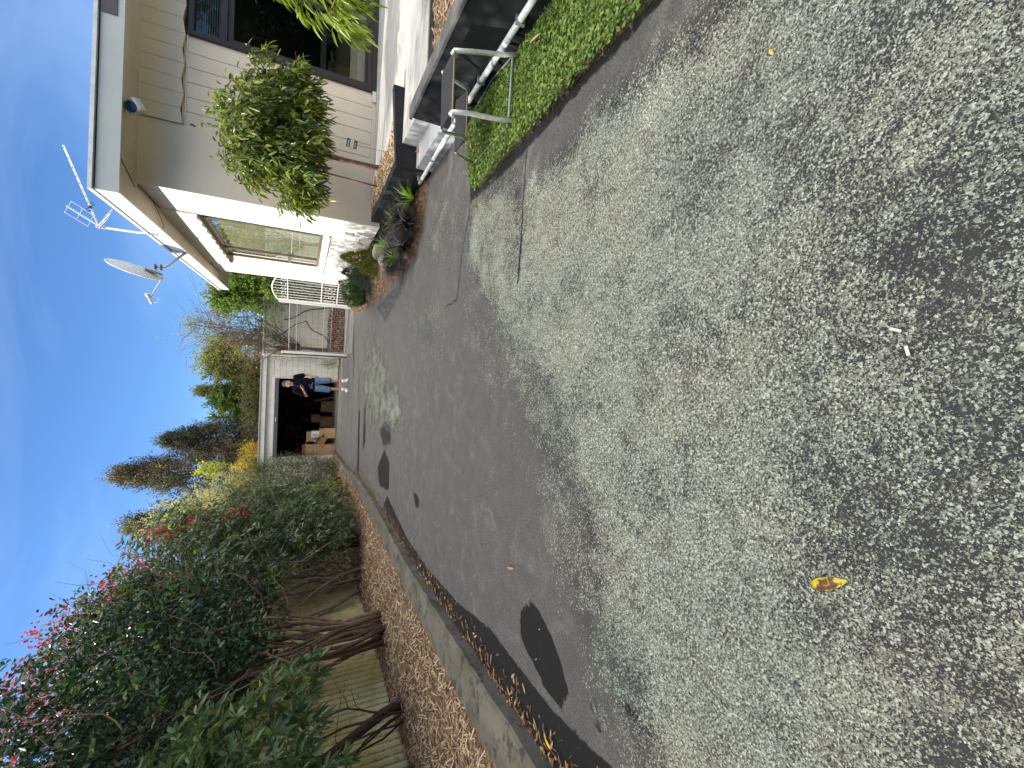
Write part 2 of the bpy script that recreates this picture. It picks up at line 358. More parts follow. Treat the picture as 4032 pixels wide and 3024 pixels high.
p2 = math_(t, 'MULTIPLY', mrange(t, math_(t, 'SUBTRACT', cov, r2), -.02, .03), mrange(t, d2, .60, .46))
msk = math_(t, 'MULTIPLY', math_(t, 'MAXIMUM', p1, p2), mrange(t, al, .10, .22))
f2 = noise(t, 240, 3, .7, v)
lc = mix(t, mrange(t, noise(t, 1.5, 3, .5, v), .36, .64), (.29, .345, .29), (.35, .355, .28))
lc = mix(t, mrange(t, noise(t, 7, 4, .6, v), .50, .72), lc, (.24, .225, .18))
bri = math_(t, 'MAXIMUM', math_(t, 'MULTIPLY', p1, g1), math_(t, 'MULTIPLY', p2, g2))
lc = mix(t, mrange(t, bri, .45, .05), lc, (.13, .135, .115)); lc = mix(t, mrange(t, math_(t, 'ADD', bri, math_(t, 'MULTIPLY', math_(t, 'SUBTRACT', f2, .5), 1.5)), .62, 1.0), lc, (.66, .72, .62))
base = mix(t, math_(t, 'MULTIPLY', mrange(t, al, .25, .6), .8), base, (.045, .046, .052))
f1 = bri
spk = mrange(t, noise(t, 95, 2, .5, v), .70, .74); base = mix(t, math_(t, 'MULTIPLY', spk, .6), base, (.45, .44, .42))
t.links.new(mix(t, msk, base, lc), b.inputs['Base Color'])
t.links.new(mrange(t, aw, 0, 1, .85, .35), b.inputs['Roughness']); b.inputs['Specular IOR Level'].default_value = .25
bump(t, b, math_(t, 'ADD', math_(t, 'MULTIPLY', msk, 1.2), math_(t, 'ADD', math_(t, 'MULTIPLY', grit, .5), math_(t, 'MULTIPLY', f2, 1.3))), 1.0, .007)
drive = npmesh('driveway', V, F, m); tag(drive, kind='structure')
for nme, arr in (('lichen', lich), ('wet', wet)):
    a = drive.data.attributes.new(nme, 'FLOAT', 'POINT'); a.data.foreach_set('value', np.clip(arr, 0, 1).astype(np.float32).ravel())
# cracks and joints in the asphalt: shallow dark ragged strips
dark = mat('crack dirt', (.012, .011, .010), .95, var=.4, scale=30)
def strip_pts(pts, n, jit):
    P = []
    for a, b2 in zip(pts[:-1], pts[1:]):
        for i in range(n): P.append(lerp(a, b2, i / n))
    P.append(pts[-1]); return [(p[0] + random.gauss(0, jit), p[1] + random.gauss(0, jit)) for p in P]
def ribbon(mb, pts, wd, z, n=12, jit=.006):
    P = strip_pts(pts, n, jit); N_ = len(P); vs = []
    for i, p in enumerate(P):
        a, b2 = P[max(i - 1, 0)], P[min(i + 1, N_ - 1)]; d = Vector((b2[0] - a[0], b2[1] - a[1])).normalized(); q = Vector((-d.y, d.x)); ww = wd * random.uniform(.5, 1.3)
        if i in (0, N_ - 1): ww *= .15
        vs += [(p[0] + q.x * ww / 2, p[1] + q.y * ww / 2, z), (p[0] - q.x * ww / 2, p[1] - q.y * ww / 2, z)]
    mb.add(vs, [(2 * i, 2 * i + 1, 2 * i + 3, 2 * i + 2) for i in range(N_ - 1)])
cr = MB()
ribbon(cr, [(1.56, 2.45), (1.176, 2.487), (.95, 2.49)], .008, .004); ribbon(cr, [(.96, 2.49), (.849, 2.50), (.655, 2.525)], .022, .0045)
ribbon(cr, [(1.75, 3.44), (1.4, 3.54), (1.151, 3.67), (.756, 3.767), (.74, 4.2)], .009, .004)
ribbon(cr, [(1.75, 7.5), (1.5, 8.2), (.7, 9.0)], .02, .004)
ribbon(cr, [(.2, 10.95), (-.06, 11.21), (-1.0, 10.95), (-2.1, 10.7)], .05, .004, jit=.01)
ribbon(cr, [(.2, 12.6), (-1, 12.5), (-2.2, 12.5)], .03, .004); ribbon(cr, [(1.6, 14.2), (.3, 14.0), (-2.2, 13.8)], .03, .004)
ribbon(cr, [(2.0, 15.8), (.3, 16.0), (-2.4, 15.9)], .05, .004)
tag(cr.build('driveway_crack', dark), kind='structure')
# garage apron of old concrete and threshold moss strip
ap = MB().prism([(-2.9, 15.9), (2.4, 15.8), (2.4, 18.2), (-3.1, 18.2)], -.05, .006).build('garage_apron', mat('old concrete', (.13, .128, .115), .9, var=.3, scale=3, bmp=.3, col2=(.06, .055, .045))); tag(ap, kind='structure')

# left kerb: weathered concrete ribbon
ko = [(-1.98, -3), (-2.02, 2.25), (-2.09, 3.47), (-2.17, 5.1), (-2.14, 8.2), (-2.25, 10.4), (-2.55, 13.2), (-2.72, 16), (-2.85, 18.1)]
ki = [(-2.30, -3), (-2.39, 2.4), (-2.45, 3.5), (-2.47, 5.0), (-2.45, 8.2), (-2.50, 10.4), (-2.78, 13.2), (-2.93, 16), (-3.05, 18.1)]
def dense(pts, k, j):
    q = strip_pts(pts, k, j); return q
ko2, ki2 = dense(ko, 14, .004), dense(ki, 14, .004)
kb = MB(); nk = len(ko2); vs = []
for (a, c_) in zip(ko2, ki2):
    h = .10 + random.gauss(0, .003)
    vs += [(a[0], a[1], -.04), (a[0] - .004, a[1], h - .018), (a[0] - .022, a[1], h), (c_[0] + .02, c_[1], h + .002), (c_[0], c_[1], h - .02), (c_[0], c_[1], -.04)]
kb.add(vs, [(6 * i + k, 6 * i + k + 1, 6 * i + 7 + k, 6 * i + 6 + k) for i in range(nk - 1) for k in range(5)])
m, t, b, o_ = nodes('mossy kerb'); v = obvec(t)
c = mix(t, mrange(t, noise(t, 3, 6, .6, v), .3, .7), (.10, .09, .07), (.18, .165, .13))
c = mix(t, mrange(t, noise(t, 1.6, 6, .65, v, .4), .50, .66), c, (.085, .09, .045))
c = mix(t, mrange(t, noise(t, 7, 6, .75, v), .50, .62), c, (.045, .042, .034))
t.links.new(mix(t, mrange(t, noise(t, 180, 3, .7, v), .3, .7), mix(t, .4, c, (.05, .05, .05)), c), b.inputs['Base Color']); b.inputs['Roughness'].default_value = .9
bump(t, b, noise(t, 70, 5, .7, v), .6)
tag(kb.build('kerb', m, smooth=False), kind='structure')

# left planting bed: soil mound under chips
chipcols = [(.18, .11, .065), (.38, .26, .155), (.50, .37, .23), (.64, .52, .36), (.40, .28, .17), (.72, .60, .43)]
chipm = islandmat('wood chips', chipcols, .8)
soilm = mat('brown mulch soil', (.15, .095, .058), .95, var=.5, scale=25, bmp=.8, bscale=60, col2=(.2, .13, .075))
def bed_h(x, y): return .075 + .05 * np.clip((-2.45 - x) / 1.0, 0, 1) + .02 * np.sin(x * 3 + y * 1.7) * np.sin(y * 2.3)
gx, gy = np.meshgrid(np.linspace(-4.6, -2.42, 30), np.linspace(-3, 18.1, 160)); gx = gx + np.interp(gy, [-3, 10, 18], [0, 0, -.5])
Vb = np.stack([gx, gy, bed_h(gx, gy)], -1).reshape(-1, 3); ib = np.arange(gx.size).reshape(gx.shape)
bed = npmesh('mulch_bed', Vb, np.stack([ib[:-1, :-1], ib[:-1, 1:], ib[1:, 1:], ib[1:, :-1]], -1).reshape(-1, 4), soilm, smooth=True); tag(bed, kind='structure')
def chips(name, XY, Z, Lr, Wr, m, parent=None, tilt=.25, curl=.12):
    n = len(XY); a = RNG.random(n) * 6.283; Ln = RNG.uniform(*Lr, n) * (.5 + RNG.random(n)); Wd = RNG.uniform(*Wr, n)
    el = RNG.normal(size=n) * tilt
    A = np.stack([np.cos(a) * np.cos(el), np.sin(a) * np.cos(el), np.sin(el)], 1); s_ = np.stack([-np.sin(a), np.cos(a), RNG.normal(size=n) * .4], 1); s_ = unit(s_)
    P = np.stack([XY[:, 0], XY[:, 1], Z + RNG.random(n) * .02], 1); l, w_ = Ln[:, None], Wd[:, None] / 2
    upv = np.array([0, 0, 1.0])[None]; cu = (RNG.normal(size=(n, 1)) * curl) * l
    V = np.stack([P - A * l / 2 - s_ * w_ * .7, P - A * l / 2 + s_ * w_ * .7, P + upv * cu - s_ * w_, P + upv * cu + s_ * w_, P + A * l / 2 - s_ * w_ * .5, P + A * l / 2 + s_ * w_ * .5], 1)
    F = (np.array([[0, 1, 3, 2], [2, 3, 5, 4]])[None] + (np.arange(n) * 6)[:, None, None]).reshape(-1, 4)
    o = npmesh(name, V.reshape(-1, 3), F, m, parent); return o
n = 21000; yy = 1.2 + (17 - 1.2) * RNG.random(n) ** 1.7; xx = -2.46 - RNG.random(n) * 1.75; xx += np.interp(yy, [0, 10, 18], [0, 0, -.4])
tag(chips('wood_chips', np.stack([xx, yy], 1), bed_h(xx, yy) + .005, (.04, .105), (.005, .013), chipm, tilt=.35), 'pale and brown wood chip mulch spread between the kerb and the corrugated fence', 'mulch', kind='stuff')

# leaf litter along the kerb on the asphalt
n = 1600; yy = 1.2 + 14 * RNG.random(n) ** 1.5; xo = np.interp(yy, [p[1] for p in ko], [p[0] for p in ko]); xx = xo + np.abs(RNG.normal(size=n)) * .085 + .01
lit = islandmat('leaf litter', [(.05, .025, .015), (.16, .07, .03), (.34, .20, .09), (.42, .33, .17), (.10, .05, .03), (.30, .10, .04)], .7)
P = np.stack([xx, yy, .006 + RNG.random(n) * .012], 1); A = RNG.normal(size=(n, 3)); A[:, 2] *= .12
tag(leaf_mesh('leaf_litter', P, A, RNG.uniform(.02, .075, n), RNG.uniform(.006, .02, n), lit, None, droop=.02, fold=.15, nup=3), 'dry brown and tan leaves gathered along the foot of the left kerb', 'leaf litter', kind='stuff')

# ================================================================== THE HOUSE
paint = mat('warm white paint', (.69, .625, .52), .65, var=.04, scale=2, bmp=.08, bscale=220)
paint_w = mat('white masonry paint', (.76, .74, .70), .6, var=.03, scale=2, bmp=.1, bscale=150)
fasc_m = mat('pale grey fascia paint', (.47, .51, .51), .45, var=.04, scale=3, col2=(.48, .5, .48))
soff_m = mat('beige soffit board', (.50, .44, .34), .7, var=.08, scale=2, col2=(.42, .36, .27))
char_m = mat('charcoal masonry paint', (.020, .022, .025), .7, var=.25, scale=3, bmp=.15, bscale=90, col2=(.035, .037, .04), spec=.2)
conc_m = mat('light grey concrete', (.40, .40, .40), .8, var=.12, scale=4, bmp=.2, bscale=120, col2=(.33, .33, .33))
tread_m = mat('grey painted step', (.33, .34, .365), .7, var=.12, scale=5, bmp=.15, bscale=140, col2=(.25, .25, .26))
dframe_m = mat('dark anodised frame', (.045, .042, .040), .35, metal=.3, var=.1)
bronze_m = mat('bronze window frame', (.20, .165, .12), .4, metal=.5, var=.15)
white_m = mat('white painted metal', (.72, .73, .72), .35, var=.05, scale=12)
galv_m = mat('galvanised steel', (.42, .44, .45), .4, metal=.7, var=.2, scale=20)
black_m = mat('black plastic', (.015, .015, .016), .5)
m, t, b, o_ = nodes('window glass'); t.nodes.remove(b)
gl = t.nodes.new("ShaderNodeBsdfGlossy"); gl.inputs['Roughness'].default_value = .01; gl.inputs[0].default_value = (.95, .97, 1, 1)
tp = t.nodes.new("ShaderNodeBsdfTransparent"); tp.inputs[0].default_value = (.82, .86, .84, 1)
fr = t.nodes.new("ShaderNodeFresnel"); fr.inputs[0].default_value = 1.5
ms = t.nodes.new("ShaderNodeMixShader"); t.links.new(mrange(t, fr.outputs[0], 0, 1, .02, .75, False), ms.inputs[0]); t.links.new(tp.outputs[0], ms.inputs[1]); t.links.new(gl.outputs[0], ms.inputs[2]); t.links.new(ms.outputs[0], o_.inputs[0])
glass_m = m

house = thing('house', 'single storey white plaster and board house with a flat grey fascia roof beside the driveway', 'house')
SX = lambda y: 2.434 + .03 * (y - 7.139)              # the side wall face (west)
def sbox(mb, y0, y1, z0, z1, o0, o1):
    """box on the side wall: offsets o0..o1 outwards (towards -X)"""
    return mb.hexa([(SX(y0) - o1, y0, z0), (SX(y0) - o0, y0, z0), (SX(y1) - o0, y1, z0), (SX(y1) - o1, y1, z0)],
                   [(SX(y0) - o1, y0, z1), (SX(y0) - o0, y0, z1), (SX(y1) - o0, y1, z1), (SX(y1) - o1, y1, z1)])
YW0, YW1, ZW0, ZW1, YE = 8.14, 11.45, 1.0, 2.87, 12.98
sw = MB()                                             # side wall as piers round the window opening, 0.22 thick
sbox(sw, 7.143, YW0, .22, 3.27, -.22, 0); sbox(sw, YW1 + .35, YE, .22, 3.27, -.22, 0)
sbox(sw, YW0, YW1 + .35, .22, .9, -.22, 0); sbox(sw, YW0, YW1 + .35, ZW1, 3.27, -.22, 0)
sw.build('side_wall', paint_w, house)
fw = MB(); fw.box(SX(7.139) + .003, 3.31, 7.139, 7.34, .30, 3.27); fw.build('plaster_panel', paint, house)
# foundation and back walls
fd = MB(); sbox(fd, 7.15, YE - .02, -.05, .22, -.2, -.02); fd.build('foundation', char_m, house)
bw = MB(); bw.box(3.1, 9.5, YE - .2, YE, .22, 3.27); bw.box(9.3, 9.5, 7.34, YE - .2, .22, 3.27); bw.box(2.75, 9.3, 7.5, YE - .2, .22, .30); bw.box(6.6, 9.3, 7.139, 7.34, .3, 3.27); bw.build('back_wall', paint, house)
# siding on the front: grooved vertical boards below, a proud scalloped pelmet above
sb = MB(); x = 3.31
while x < 4.50:
    x1 = min(x + .2, 4.535); sb.box(x + .004, x1 - .004, 7.155, 7.30, .40, 2.79); x = x1
sb.box(3.31, 4.54, 7.170, 7.32, .40, 2.82); sb.box(3.311, 4.537, 7.140, 7.165, 2.772, 2.785); sb.box(3.312, 4.538, 7.145, 7.30, .33, .398)
sb.build('board_siding', paint, house, bevel=.004)
pl = MB(); x = 3.32; k = 0
while x < 6.6:
    x1 = x + .2; za, zb = (2.80, 2.835) if k % 2 == 0 else (2.835, 2.80)
    pl.hexa([(x + .003, 7.118, za), (x1 - .003, 7.118, zb), (x1 - .003, 7.30, zb), (x + .003, 7.30, za)], [(x + .003, 7.118, 3.265), (x1 - .003, 7.118, 3.265), (x1 - .003, 7.30, 3.265), (x + .003, 7.30, 3.265)])
    x = x1; k += 1
pl.box(3.318, 6.59, 7.128, 7.30, 2.838, 3.262); pl.build('scalloped_pelmet', paint, house)
# the same pelmet over the side window
sp = MB(); y = YW0 - .03; k = 0
while y < YW1 + .34:
    y1 = y + .2; za, zb = (2.80, 2.84) if k % 2 == 0 else (2.84, 2.80)
    a, c_ = y + .003, y1 - .003
    sp.hexa([(SX(a) - .026, a, za), (SX(a) - .001, a, za), (SX(c_) - .001, c_, zb), (SX(c_) - .026, c_, zb)], [(SX(a) - .026, a, 3.262), (SX(a) - .001, a, 3.262), (SX(c_) - .001, c_, 3.262), (SX(c_) - .026, c_, 3.262)])
    y = y1; k += 1
sbox(sp, YW0 - .025, y - .01, 2.845, 3.258, .001, .018); sp.build('side_pelmet', paint, house)
# soffit, fascia and roof
FX = lambda y: 2.06 + .045 * (y - 6.5)
YF = 14.75
sf = MB(); sf.prism([(2.09, 6.53), (12, 6.53), (12, YF), (FX(YF) + .03, YF)], 3.262, 3.285); sf.build('soffit', soff_m, house)
st = MB(); st.box(2.50, 9.0, 6.545, 6.565, 3.246, 3.262); st.tube([(2.5, 6.6, 3.258), (2.36, 7.1, 3.258)], .008, 6); st.tube([(SX(7.2) - .012, 7.2, 3.255), (SX(YE) - .012, YE, 3.255)], .010, 6); st.build('soffit_trim', bronze_m, house)
fa = MB(); fa.box(2.058, 12, 6.5, 6.53, 3.235, 3.445); fa.build('front_fascia', fasc_m, house)
fs = MB(); fs.hexa([(FX(6.502), 6.502, 3.235), (FX(6.502) + .028, 6.502 + .03, 3.235), (FX(YF) + .028, YF, 3.235), (FX(YF), YF, 3.235)], [(FX(6.502), 6.502, 3.445), (FX(6.502) + .028, 6.532, 3.445), (FX(YF) + .028, YF, 3.445), (FX(YF), YF, 3.445)])
fs.build('side_fascia', paint_w, house)
rc = MB(); rc.prism([(FX(6.48) - .02, 6.465), (12, 6.465), (12, YF), (FX(YF) - .03, YF)], 3.462, 3.5); rc.build('roof', mat('zinc roof edge', (.66, .68, .68), .4, metal=.3, var=.1, scale=9), house)
rg = MB(); rg.prism([(2.09, 6.52), (12, 6.52), (12, YF - .02), (FX(YF) + .03, YF - .02)], 3.2855, 3.461); rg.build('roof_packing', mat('dark roof gap', (.05, .045, .04), .8), house)
dp = MB(); dp.box(4.08, 4.60, 6.490, 6.499, 3.30, 3.435); dp.build('fascia_plate', mat('dark fascia plate', (.09, .08, .085), .5), house)
# side window: splayed jambs, sill, three-light frame, curtains
win = MB()
D0 = .13                                              # recess depth
def wbar(y0, y1, z0, z1, d0=-.155, d1=-.105): sbox(win, y0, y1, z0, z1, d0, d1)
YA, YB = 8.20, YW1
wbar(YA, YA + .05, ZW0, ZW1); wbar(YB - .05, YB, ZW0, ZW1); wbar(YA + .05, YB - .05, ZW0, ZW0 + .05); wbar(YA + .05, YB - .05, ZW1 - .05, ZW1)
for yy_ in (8.62, 10.72): wbar(yy_, yy_ + .055, ZW0 + .05, ZW1 - .05)
wbar(YA + .05, 8.62, 1.58, 1.64); wbar(10.775, YB - .05, 1.58, 1.64)
wf = win.build('window_frame', bronze_m, house, bevel=.004)
gp = MB().add([(SX(YA + .05) + .13, YA + .05, ZW0 + .05), (SX(YB - .05) + .13, YB - .05, ZW0 + .05), (SX(YB - .05) + .13, YB - .05, ZW1 - .05), (SX(YA + .05) + .13, YA + .05, ZW1 - .05)], [(0, 1, 2, 3)]); gp.build('pane', glass_m, wf)
jb = MB()                                             # far splayed jamb and near reveal
jb.hexa([(SX(YB) + .155, YB, .9), (SX(YB) + .2, YB + .02, .9), (SX(YB + .35) + .2, YB + .352, .9), (SX(YB + .352) + .002, YB + .352, .9)], [(SX(YB) + .155, YB, ZW1), (SX(YB) + .2, YB + .02, ZW1), (SX(YB + .35) + .2, YB + .352, ZW1), (SX(YB + .352) + .002, YB + .352, ZW1)])
jb.build('window_reveal', paint, wf)
sl_ = MB(); k = 0; y = YW0 + .002                     # wavy brick sill, sloping outwards
prof = [(-.155, ZW0 + .0), (-.03, ZW0 - .03), (.03, .905), (.03, .885)]
nseg = 150; vs = []
for i in range(nseg + 1):
    yy_ = YW0 + .002 + (YW1 + .345 - YW0) * i / nseg; wv = .010 * abs(math.sin(math.pi * (yy_ - YW0) / .23))
    for (o1, z1) in prof: vs.append((SX(yy_) - o1 - (wv if o1 > 0 else 0), yy_, z1 + (wv if o1 > -.1 else 0)))
sl_.add(vs, [(4 * i + k, 4 * i + k + 1, 4 * i + k + 5, 4 * i + k + 4) for i in range(nseg) for k in range(3)]); sl_.build('window_sill', paint_w, wf)
# curtain: pleated sheet
def pleats(pa, pb, z0, z1, amp, n, name, m, parent):
    pa, pb = Vector(pa), Vector(pb); d = (pb - pa); nn = Vector((d.y, -d.x)).normalized(); vs = []; K = n * 6
    ph = 0
    for i in range(K + 1):
        q = pa + d * (i / K); a = amp * math.sin(i * 6.283 / 6 + .8 * math.sin(i * .11)) * (.6 + .4 * math.sin(i * .07 + 1)); q = q + nn * a
        vs += [(q.x, q.y, z0), (q.x, q.y, z1)]
    mb = MB(); mb.add(vs, [(2 * i, 2 * i + 2, 2 * i + 3, 2 * i + 1) for i in range(K)]); return mb.build(name, m, parent, smooth=True)
cur_m, t, b, o_ = nodes('green beige curtain'); v = obvec(t)
sx_ = N(t, "ShaderNodeSeparateXYZ"); t.links.new(v, sx_.inputs[0])
nn_ = noise(t, 5.5, 3, .6, sx_.outputs[1]); n_w = t.nodes.new("ShaderNodeTexNoise"); n_w.noise_dimensions = '1D'; n_w.inputs['Scale'].default_value = 9; n_w.inputs['Detail'].default_value = 3; t.links.new(sx_.outputs[1], n_w.inputs['W'])
cc = mix(t, mrange(t, n_w.outputs[0], .38, .62), (.50, .54, .30), (.74, .70, .50)); t.links.new(cc, b.inputs['Base Color']); b.inputs['Roughness'].default_value = .9
pleats((SX(8.2) + .205, 8.20), (SX(11.4) + .205, 11.5), ZW0, 2.86, .022, 26, 'curtain', cur_m, wf)
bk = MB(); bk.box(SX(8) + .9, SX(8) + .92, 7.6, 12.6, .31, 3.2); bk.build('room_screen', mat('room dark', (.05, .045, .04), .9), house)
# front sliding door / picture window: dark frame, glass, dim room with a few things
dr = MB(); xa, xb = 4.54, 6.6
dr.box(xa, xa + .06, 7.12, 7.26, .345, 2.775); dr.box(xb - .06, xb, 7.12, 7.26, .345, 2.775); dr.box(xa + .06, xb - .06, 7.12, 7.26, .345, .40); dr.box(xa + .06, xb - .06, 7.12, 7.26, 2.715, 2.775); dr.box(xa + .06, xb - .06, 7.13, 7.25, 2.34, 2.42)
dr.box(xa + .06, xa + .13, 7.16, 7.22, .40, 2.34); dr.box(xa + .13, xb - .06, 7.16, 7.22, .40, .47); dr.box(xa + .13, xb - .06, 7.16, 7.22, 2.27, 2.34); dr.box(5.55, 5.63, 7.15, 7.23, .47, 2.27)
door = dr.build('glazed_door', dframe_m, house, bevel=.003)
MB().add([(xa + .13, 7.19, .47), (xb - .06, 7.19, .47), (xb - .06, 7.19, 2.27), (xa + .13, 7.19, 2.27)], [(0, 1, 2, 3)]).build('pane', glass_m, door)
MB().add([(xa + .06, 7.19, 2.42), (xb - .06, 7.19, 2.42), (xb - .06, 7.19, 2.715), (xa + .06, 7.19, 2.715)], [(0, 1, 2, 3)]).build('transom_pane', glass_m, door)
MB().box(xa + .13, xb - .06, 7.30, 7.33, 1.08, 1.16).build('mid_rail', dframe_m, door)
MB().box(xa + .14, xb - .1, 7.42, 7.46, .50, .72).build('interior_ledge', mat('cream ledge', (.42, .38, .30), .7), door)
bl = MB()
for i in range(9): bl.box(xa + .1, xb - .1, 7.30, 7.34, 2.45 + i * .027, 2.465 + i * .027)
bl.build('blind', mat('grey blind', (.10, .12, .13), .6), door)
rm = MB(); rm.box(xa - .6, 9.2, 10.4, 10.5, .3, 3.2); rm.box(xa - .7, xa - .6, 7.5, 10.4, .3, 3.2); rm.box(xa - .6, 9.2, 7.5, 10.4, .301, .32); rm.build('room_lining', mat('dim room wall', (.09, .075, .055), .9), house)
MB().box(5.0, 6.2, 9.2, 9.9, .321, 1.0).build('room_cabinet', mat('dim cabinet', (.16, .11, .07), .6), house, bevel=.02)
MB().box(4.38, 4.538, 7.10, 7.138, .345, .40).build('corner_sill', white_m, house)

# electric meter pipe box and tap on the side wall
eb = thing('conduit_box', 'small grey electrical box with a vertical conduit low on the white side wall', 'electrical box')
q = SX(7.79)
MB().box(q - .055, q - .002, 7.72, 7.85, .56, .70).build('box_body', mat('grey pvc box', (.45, .48, .49), .5), eb, bevel=.008)
MB().tube([(q - .03, 7.785, .56), (q - .03, 7.785, .04)], .011, 8).build('conduit', mat('grey pvc', (.42, .44, .45), .5), eb, smooth=True)
MB().box(q - .048, q - .003, 7.765, 7.805, .36, .375).build('clip', white_m, eb)
tpq = SX(8.05)
tpm = mat('weathered brass', (.28, .25, .2), .4, metal=.7)
tp_ = MB(); tp_.tube([(tpq + .0, 8.05, .42), (tpq - .06, 8.05, .42), (tpq - .075, 8.06, .37)], .012, 8); tp_.box(tpq - .07, tpq - .04, 8.02, 8.08, .44, .455)
tt = thing('garden_tap', 'wall tap with a short white hose hanging down behind the rocks', 'tap')
tp_.build('tap_body', tpm, tt, smooth=False); MB().tube(wiggle((tpq - .075, 8.06, .37), (tpq - .14, 8.32, .06), 7, .12), .009, 7).build('hose', white_m, tt, smooth=True)

# ---- flood light under the front eave
fl = thing('security_light', 'white security light with a round blue lens under the front eave', 'light')
Mx = Matrix.Translation((3.17, 6.66, 3.175)) @ Matrix.Rotation(R_(-28), 4, 'X') @ Matrix.Rotation(R_(-20), 4, 'Y') @ Matrix.Rotation(R_(-25), 4, 'Z')
MB().box(-.075, .075, -.05, .07, -.085, .075, Mx).build('housing', mat('off white plastic', (.62, .62, .58), .4, col2=(.4, .4, .38)), fl, bevel=.02)
MB().tube([Mx @ Vector((-.01, -.048, .0)), Mx @ Vector((-.01, -.068, .0))], .052, 20).build('lens', mat('blue lens', (.02, .09, .20), .12), fl)
MB().tube([Mx @ Vector((-.01, -.049, .0)), Mx @ Vector((-.01, -.061, .0))], .062, 20).build('lens_rim', mat('dark rim', (.03, .05, .08), .3), fl)
MB().tube([(3.17, 6.69, 3.262), (3.17, 6.68, 3.2)], .018, 8).build('bracket', white_m, fl)

# ---- TV antenna
an = thing('tv_antenna', 'long thin television antenna on a bent mast clamped to the side fascia', 'antenna')
alu = mat('aluminium rod', (.62, .63, .64), .3, metal=.6, var=.05)
hub = Vector((2.13, 8.48, 4.05)); tip = Vector((2.88, 7.55, 4.12)); bd = (tip - hub).normalized(); hp = Vector((-bd.y, bd.x, 0)).normalized()
MB().tube([(2.19, 8.50, 3.40), (2.15, 8.50, 3.47), (2.135, 8.5, 3.6), (2.135, 8.5, 4.09)], .016, 8).build('mast', mat('white pipe', (.66, .67, .67), .4), an, smooth=True)
MB().box(2.135, 2.16, 8.46, 8.54, 3.36, 3.46).build('clamp', galv_m, an); MB().box(2.115, 2.16, 8.47, 8.53, 3.99, 4.08).build('clamp', galv_m, an)
MB().tube([hub - bd * .03, tip], .011, 8).build('boom', alu, an)
for i, tt_ in enumerate((.34, .42, .50, .58, .66, .76, .87, .985)):
    c_ = hub + (tip - hub) * tt_; MB().tube([c_ - hp * .085 + Vector((0, 0, -.012)), c_ + hp * .085 + Vector((0, 0, .012))], .004, 5).build('director', mat('dark rod', (.2, .21, .22), .4, metal=.5), an)
dv = MB(); c_ = hub + (tip - hub) * .27
for sgn in (-1, 1): dv.tube([c_ + hp * .0, c_ + hp * sgn * .07 + Vector((0, 0, .03)), c_ + hp * sgn * .12, c_ + hp * sgn * .07 - Vector((0, 0, .03)), c_], .005, 5)
dv.ball(c_, (.025, .03, .02), 8, 6); dv.build('driven_loop', black_m, an)
for sgn in (-1, 1):                                  # corner reflector: two wire grids
    rm_ = MB(); e0 = hub + bd * .02; e1 = e0 + (bd * .42 * .62 + Vector((0, 0, sgn * .27)))
    if sgn < 0: e1 = e0 + (bd * .24 + Vector((0, 0, -.20)))
    rm_.tube([e0, e1], .010, 6)
    for tt_ in (.25, .6, .95):
        c_ = e0.lerp(e1, tt_); rm_.tube([c_ - hp * .14, c_ + hp * .14], .0035, 5)
    for s2 in (-.14, .14): rm_.tube([e0.lerp(e1, .25) + hp * s2, e0.lerp(e1, .95) + hp * s2], .0035, 5)
    rm_.build('reflector_grid', alu, an)
cbl = MB(); cbl.tube([(2.135, 8.49, 3.5), (2.18, 8.44, 3.38), (2.22, 8.3, 3.235), (2.30, 8.1, 3.23), (2.42, 7.75, 3.24), (2.44, 7.6, 3.25)], .005, 5); cbl.build('cable', black_m, an, smooth=True)

# ---- satellite dish
sdh = thing('satellite_dish', 'grey oval satellite dish on an arm from the side fascia', 'satellite dish')
nrm = Vector((-.90, .30, .32)).normalized(); upd = Vector((.19, -.24, .73)); upd = (upd - nrm * upd.dot(nrm)).normalized(); sdv = nrm.cross(upd)
dc = Vector((1.765, 9.62, 3.94)); vs = []; NS, NR = 40, 7
for i in range(NR + 1):
    r = i / NR
    for k in range(NS):
        a = 2 * math.pi * k / NS; vs.append(dc + upd * (.385 * r * math.cos(a)) + sdv * (.34 * r * math.sin(a)) + nrm * (.075 * (r * r - 1)))
mb = MB(); mb.add(vs, [(i * NS + k, i * NS + (k + 1) % NS, (i + 1) * NS + (k + 1) % NS, (i + 1) * NS + k) for i in range(NR) for k in range(NS)])
dsh = mb.build('reflector', mat('dish grey', (.50, .51, .50), .45, var=.06), sdh, smooth=True); so_ = dsh.modifiers.new('thick', 'SOLIDIFY'); so_.thickness = .006
ring = [dc + upd * (.388 * math.cos(a)) + sdv * (.343 * math.sin(a)) for a in [2 * math.pi * k / 48 for k in range(49)]]
MB().tube(ring, .009, 6, cap=False).build('rim', mat('dish rim', (.60, .61, .60), .4), sdh, smooth=True)
bkp = dc - upd * .22 - nrm * .10
Mb = Matrix.Translation(bkp) @ Matrix((tuple(list(sdv)), tuple(list(upd)), tuple(list(nrm)))).transposed().to_4x4()
MB().box(-.09, .09, -.15, .10, -.01, .03, Mb).build('mount_bracket', galv_m, sdh, bevel=.006)
elb = Vector((1.86, 9.55, 3.50)); ft = Vector((FX(9.75) - .02, 9.75, 3.27))
MB().tube([ft, elb, elb + Vector((-.015, .03, .16))], .02, 10).build('mount_arm', mat('dish arm', (.46, .46, .43), .4), sdh, smooth=True)
mb = MB(); mb.box(FX(9.8) - .02, FX(9.8) - .002, 9.66, 9.84, 3.24, 3.44); mb.build('foot_plate', galv_m, sdh)
for dz in (.05, .13): MB().box(elb.x - .06, elb.x + .03, elb.y - .02, elb.y + .06, elb.z + dz, elb.z + dz + .02).build('u_bolt', mat('dark bolts', (.08, .08, .08), .4, metal=.5), sdh)
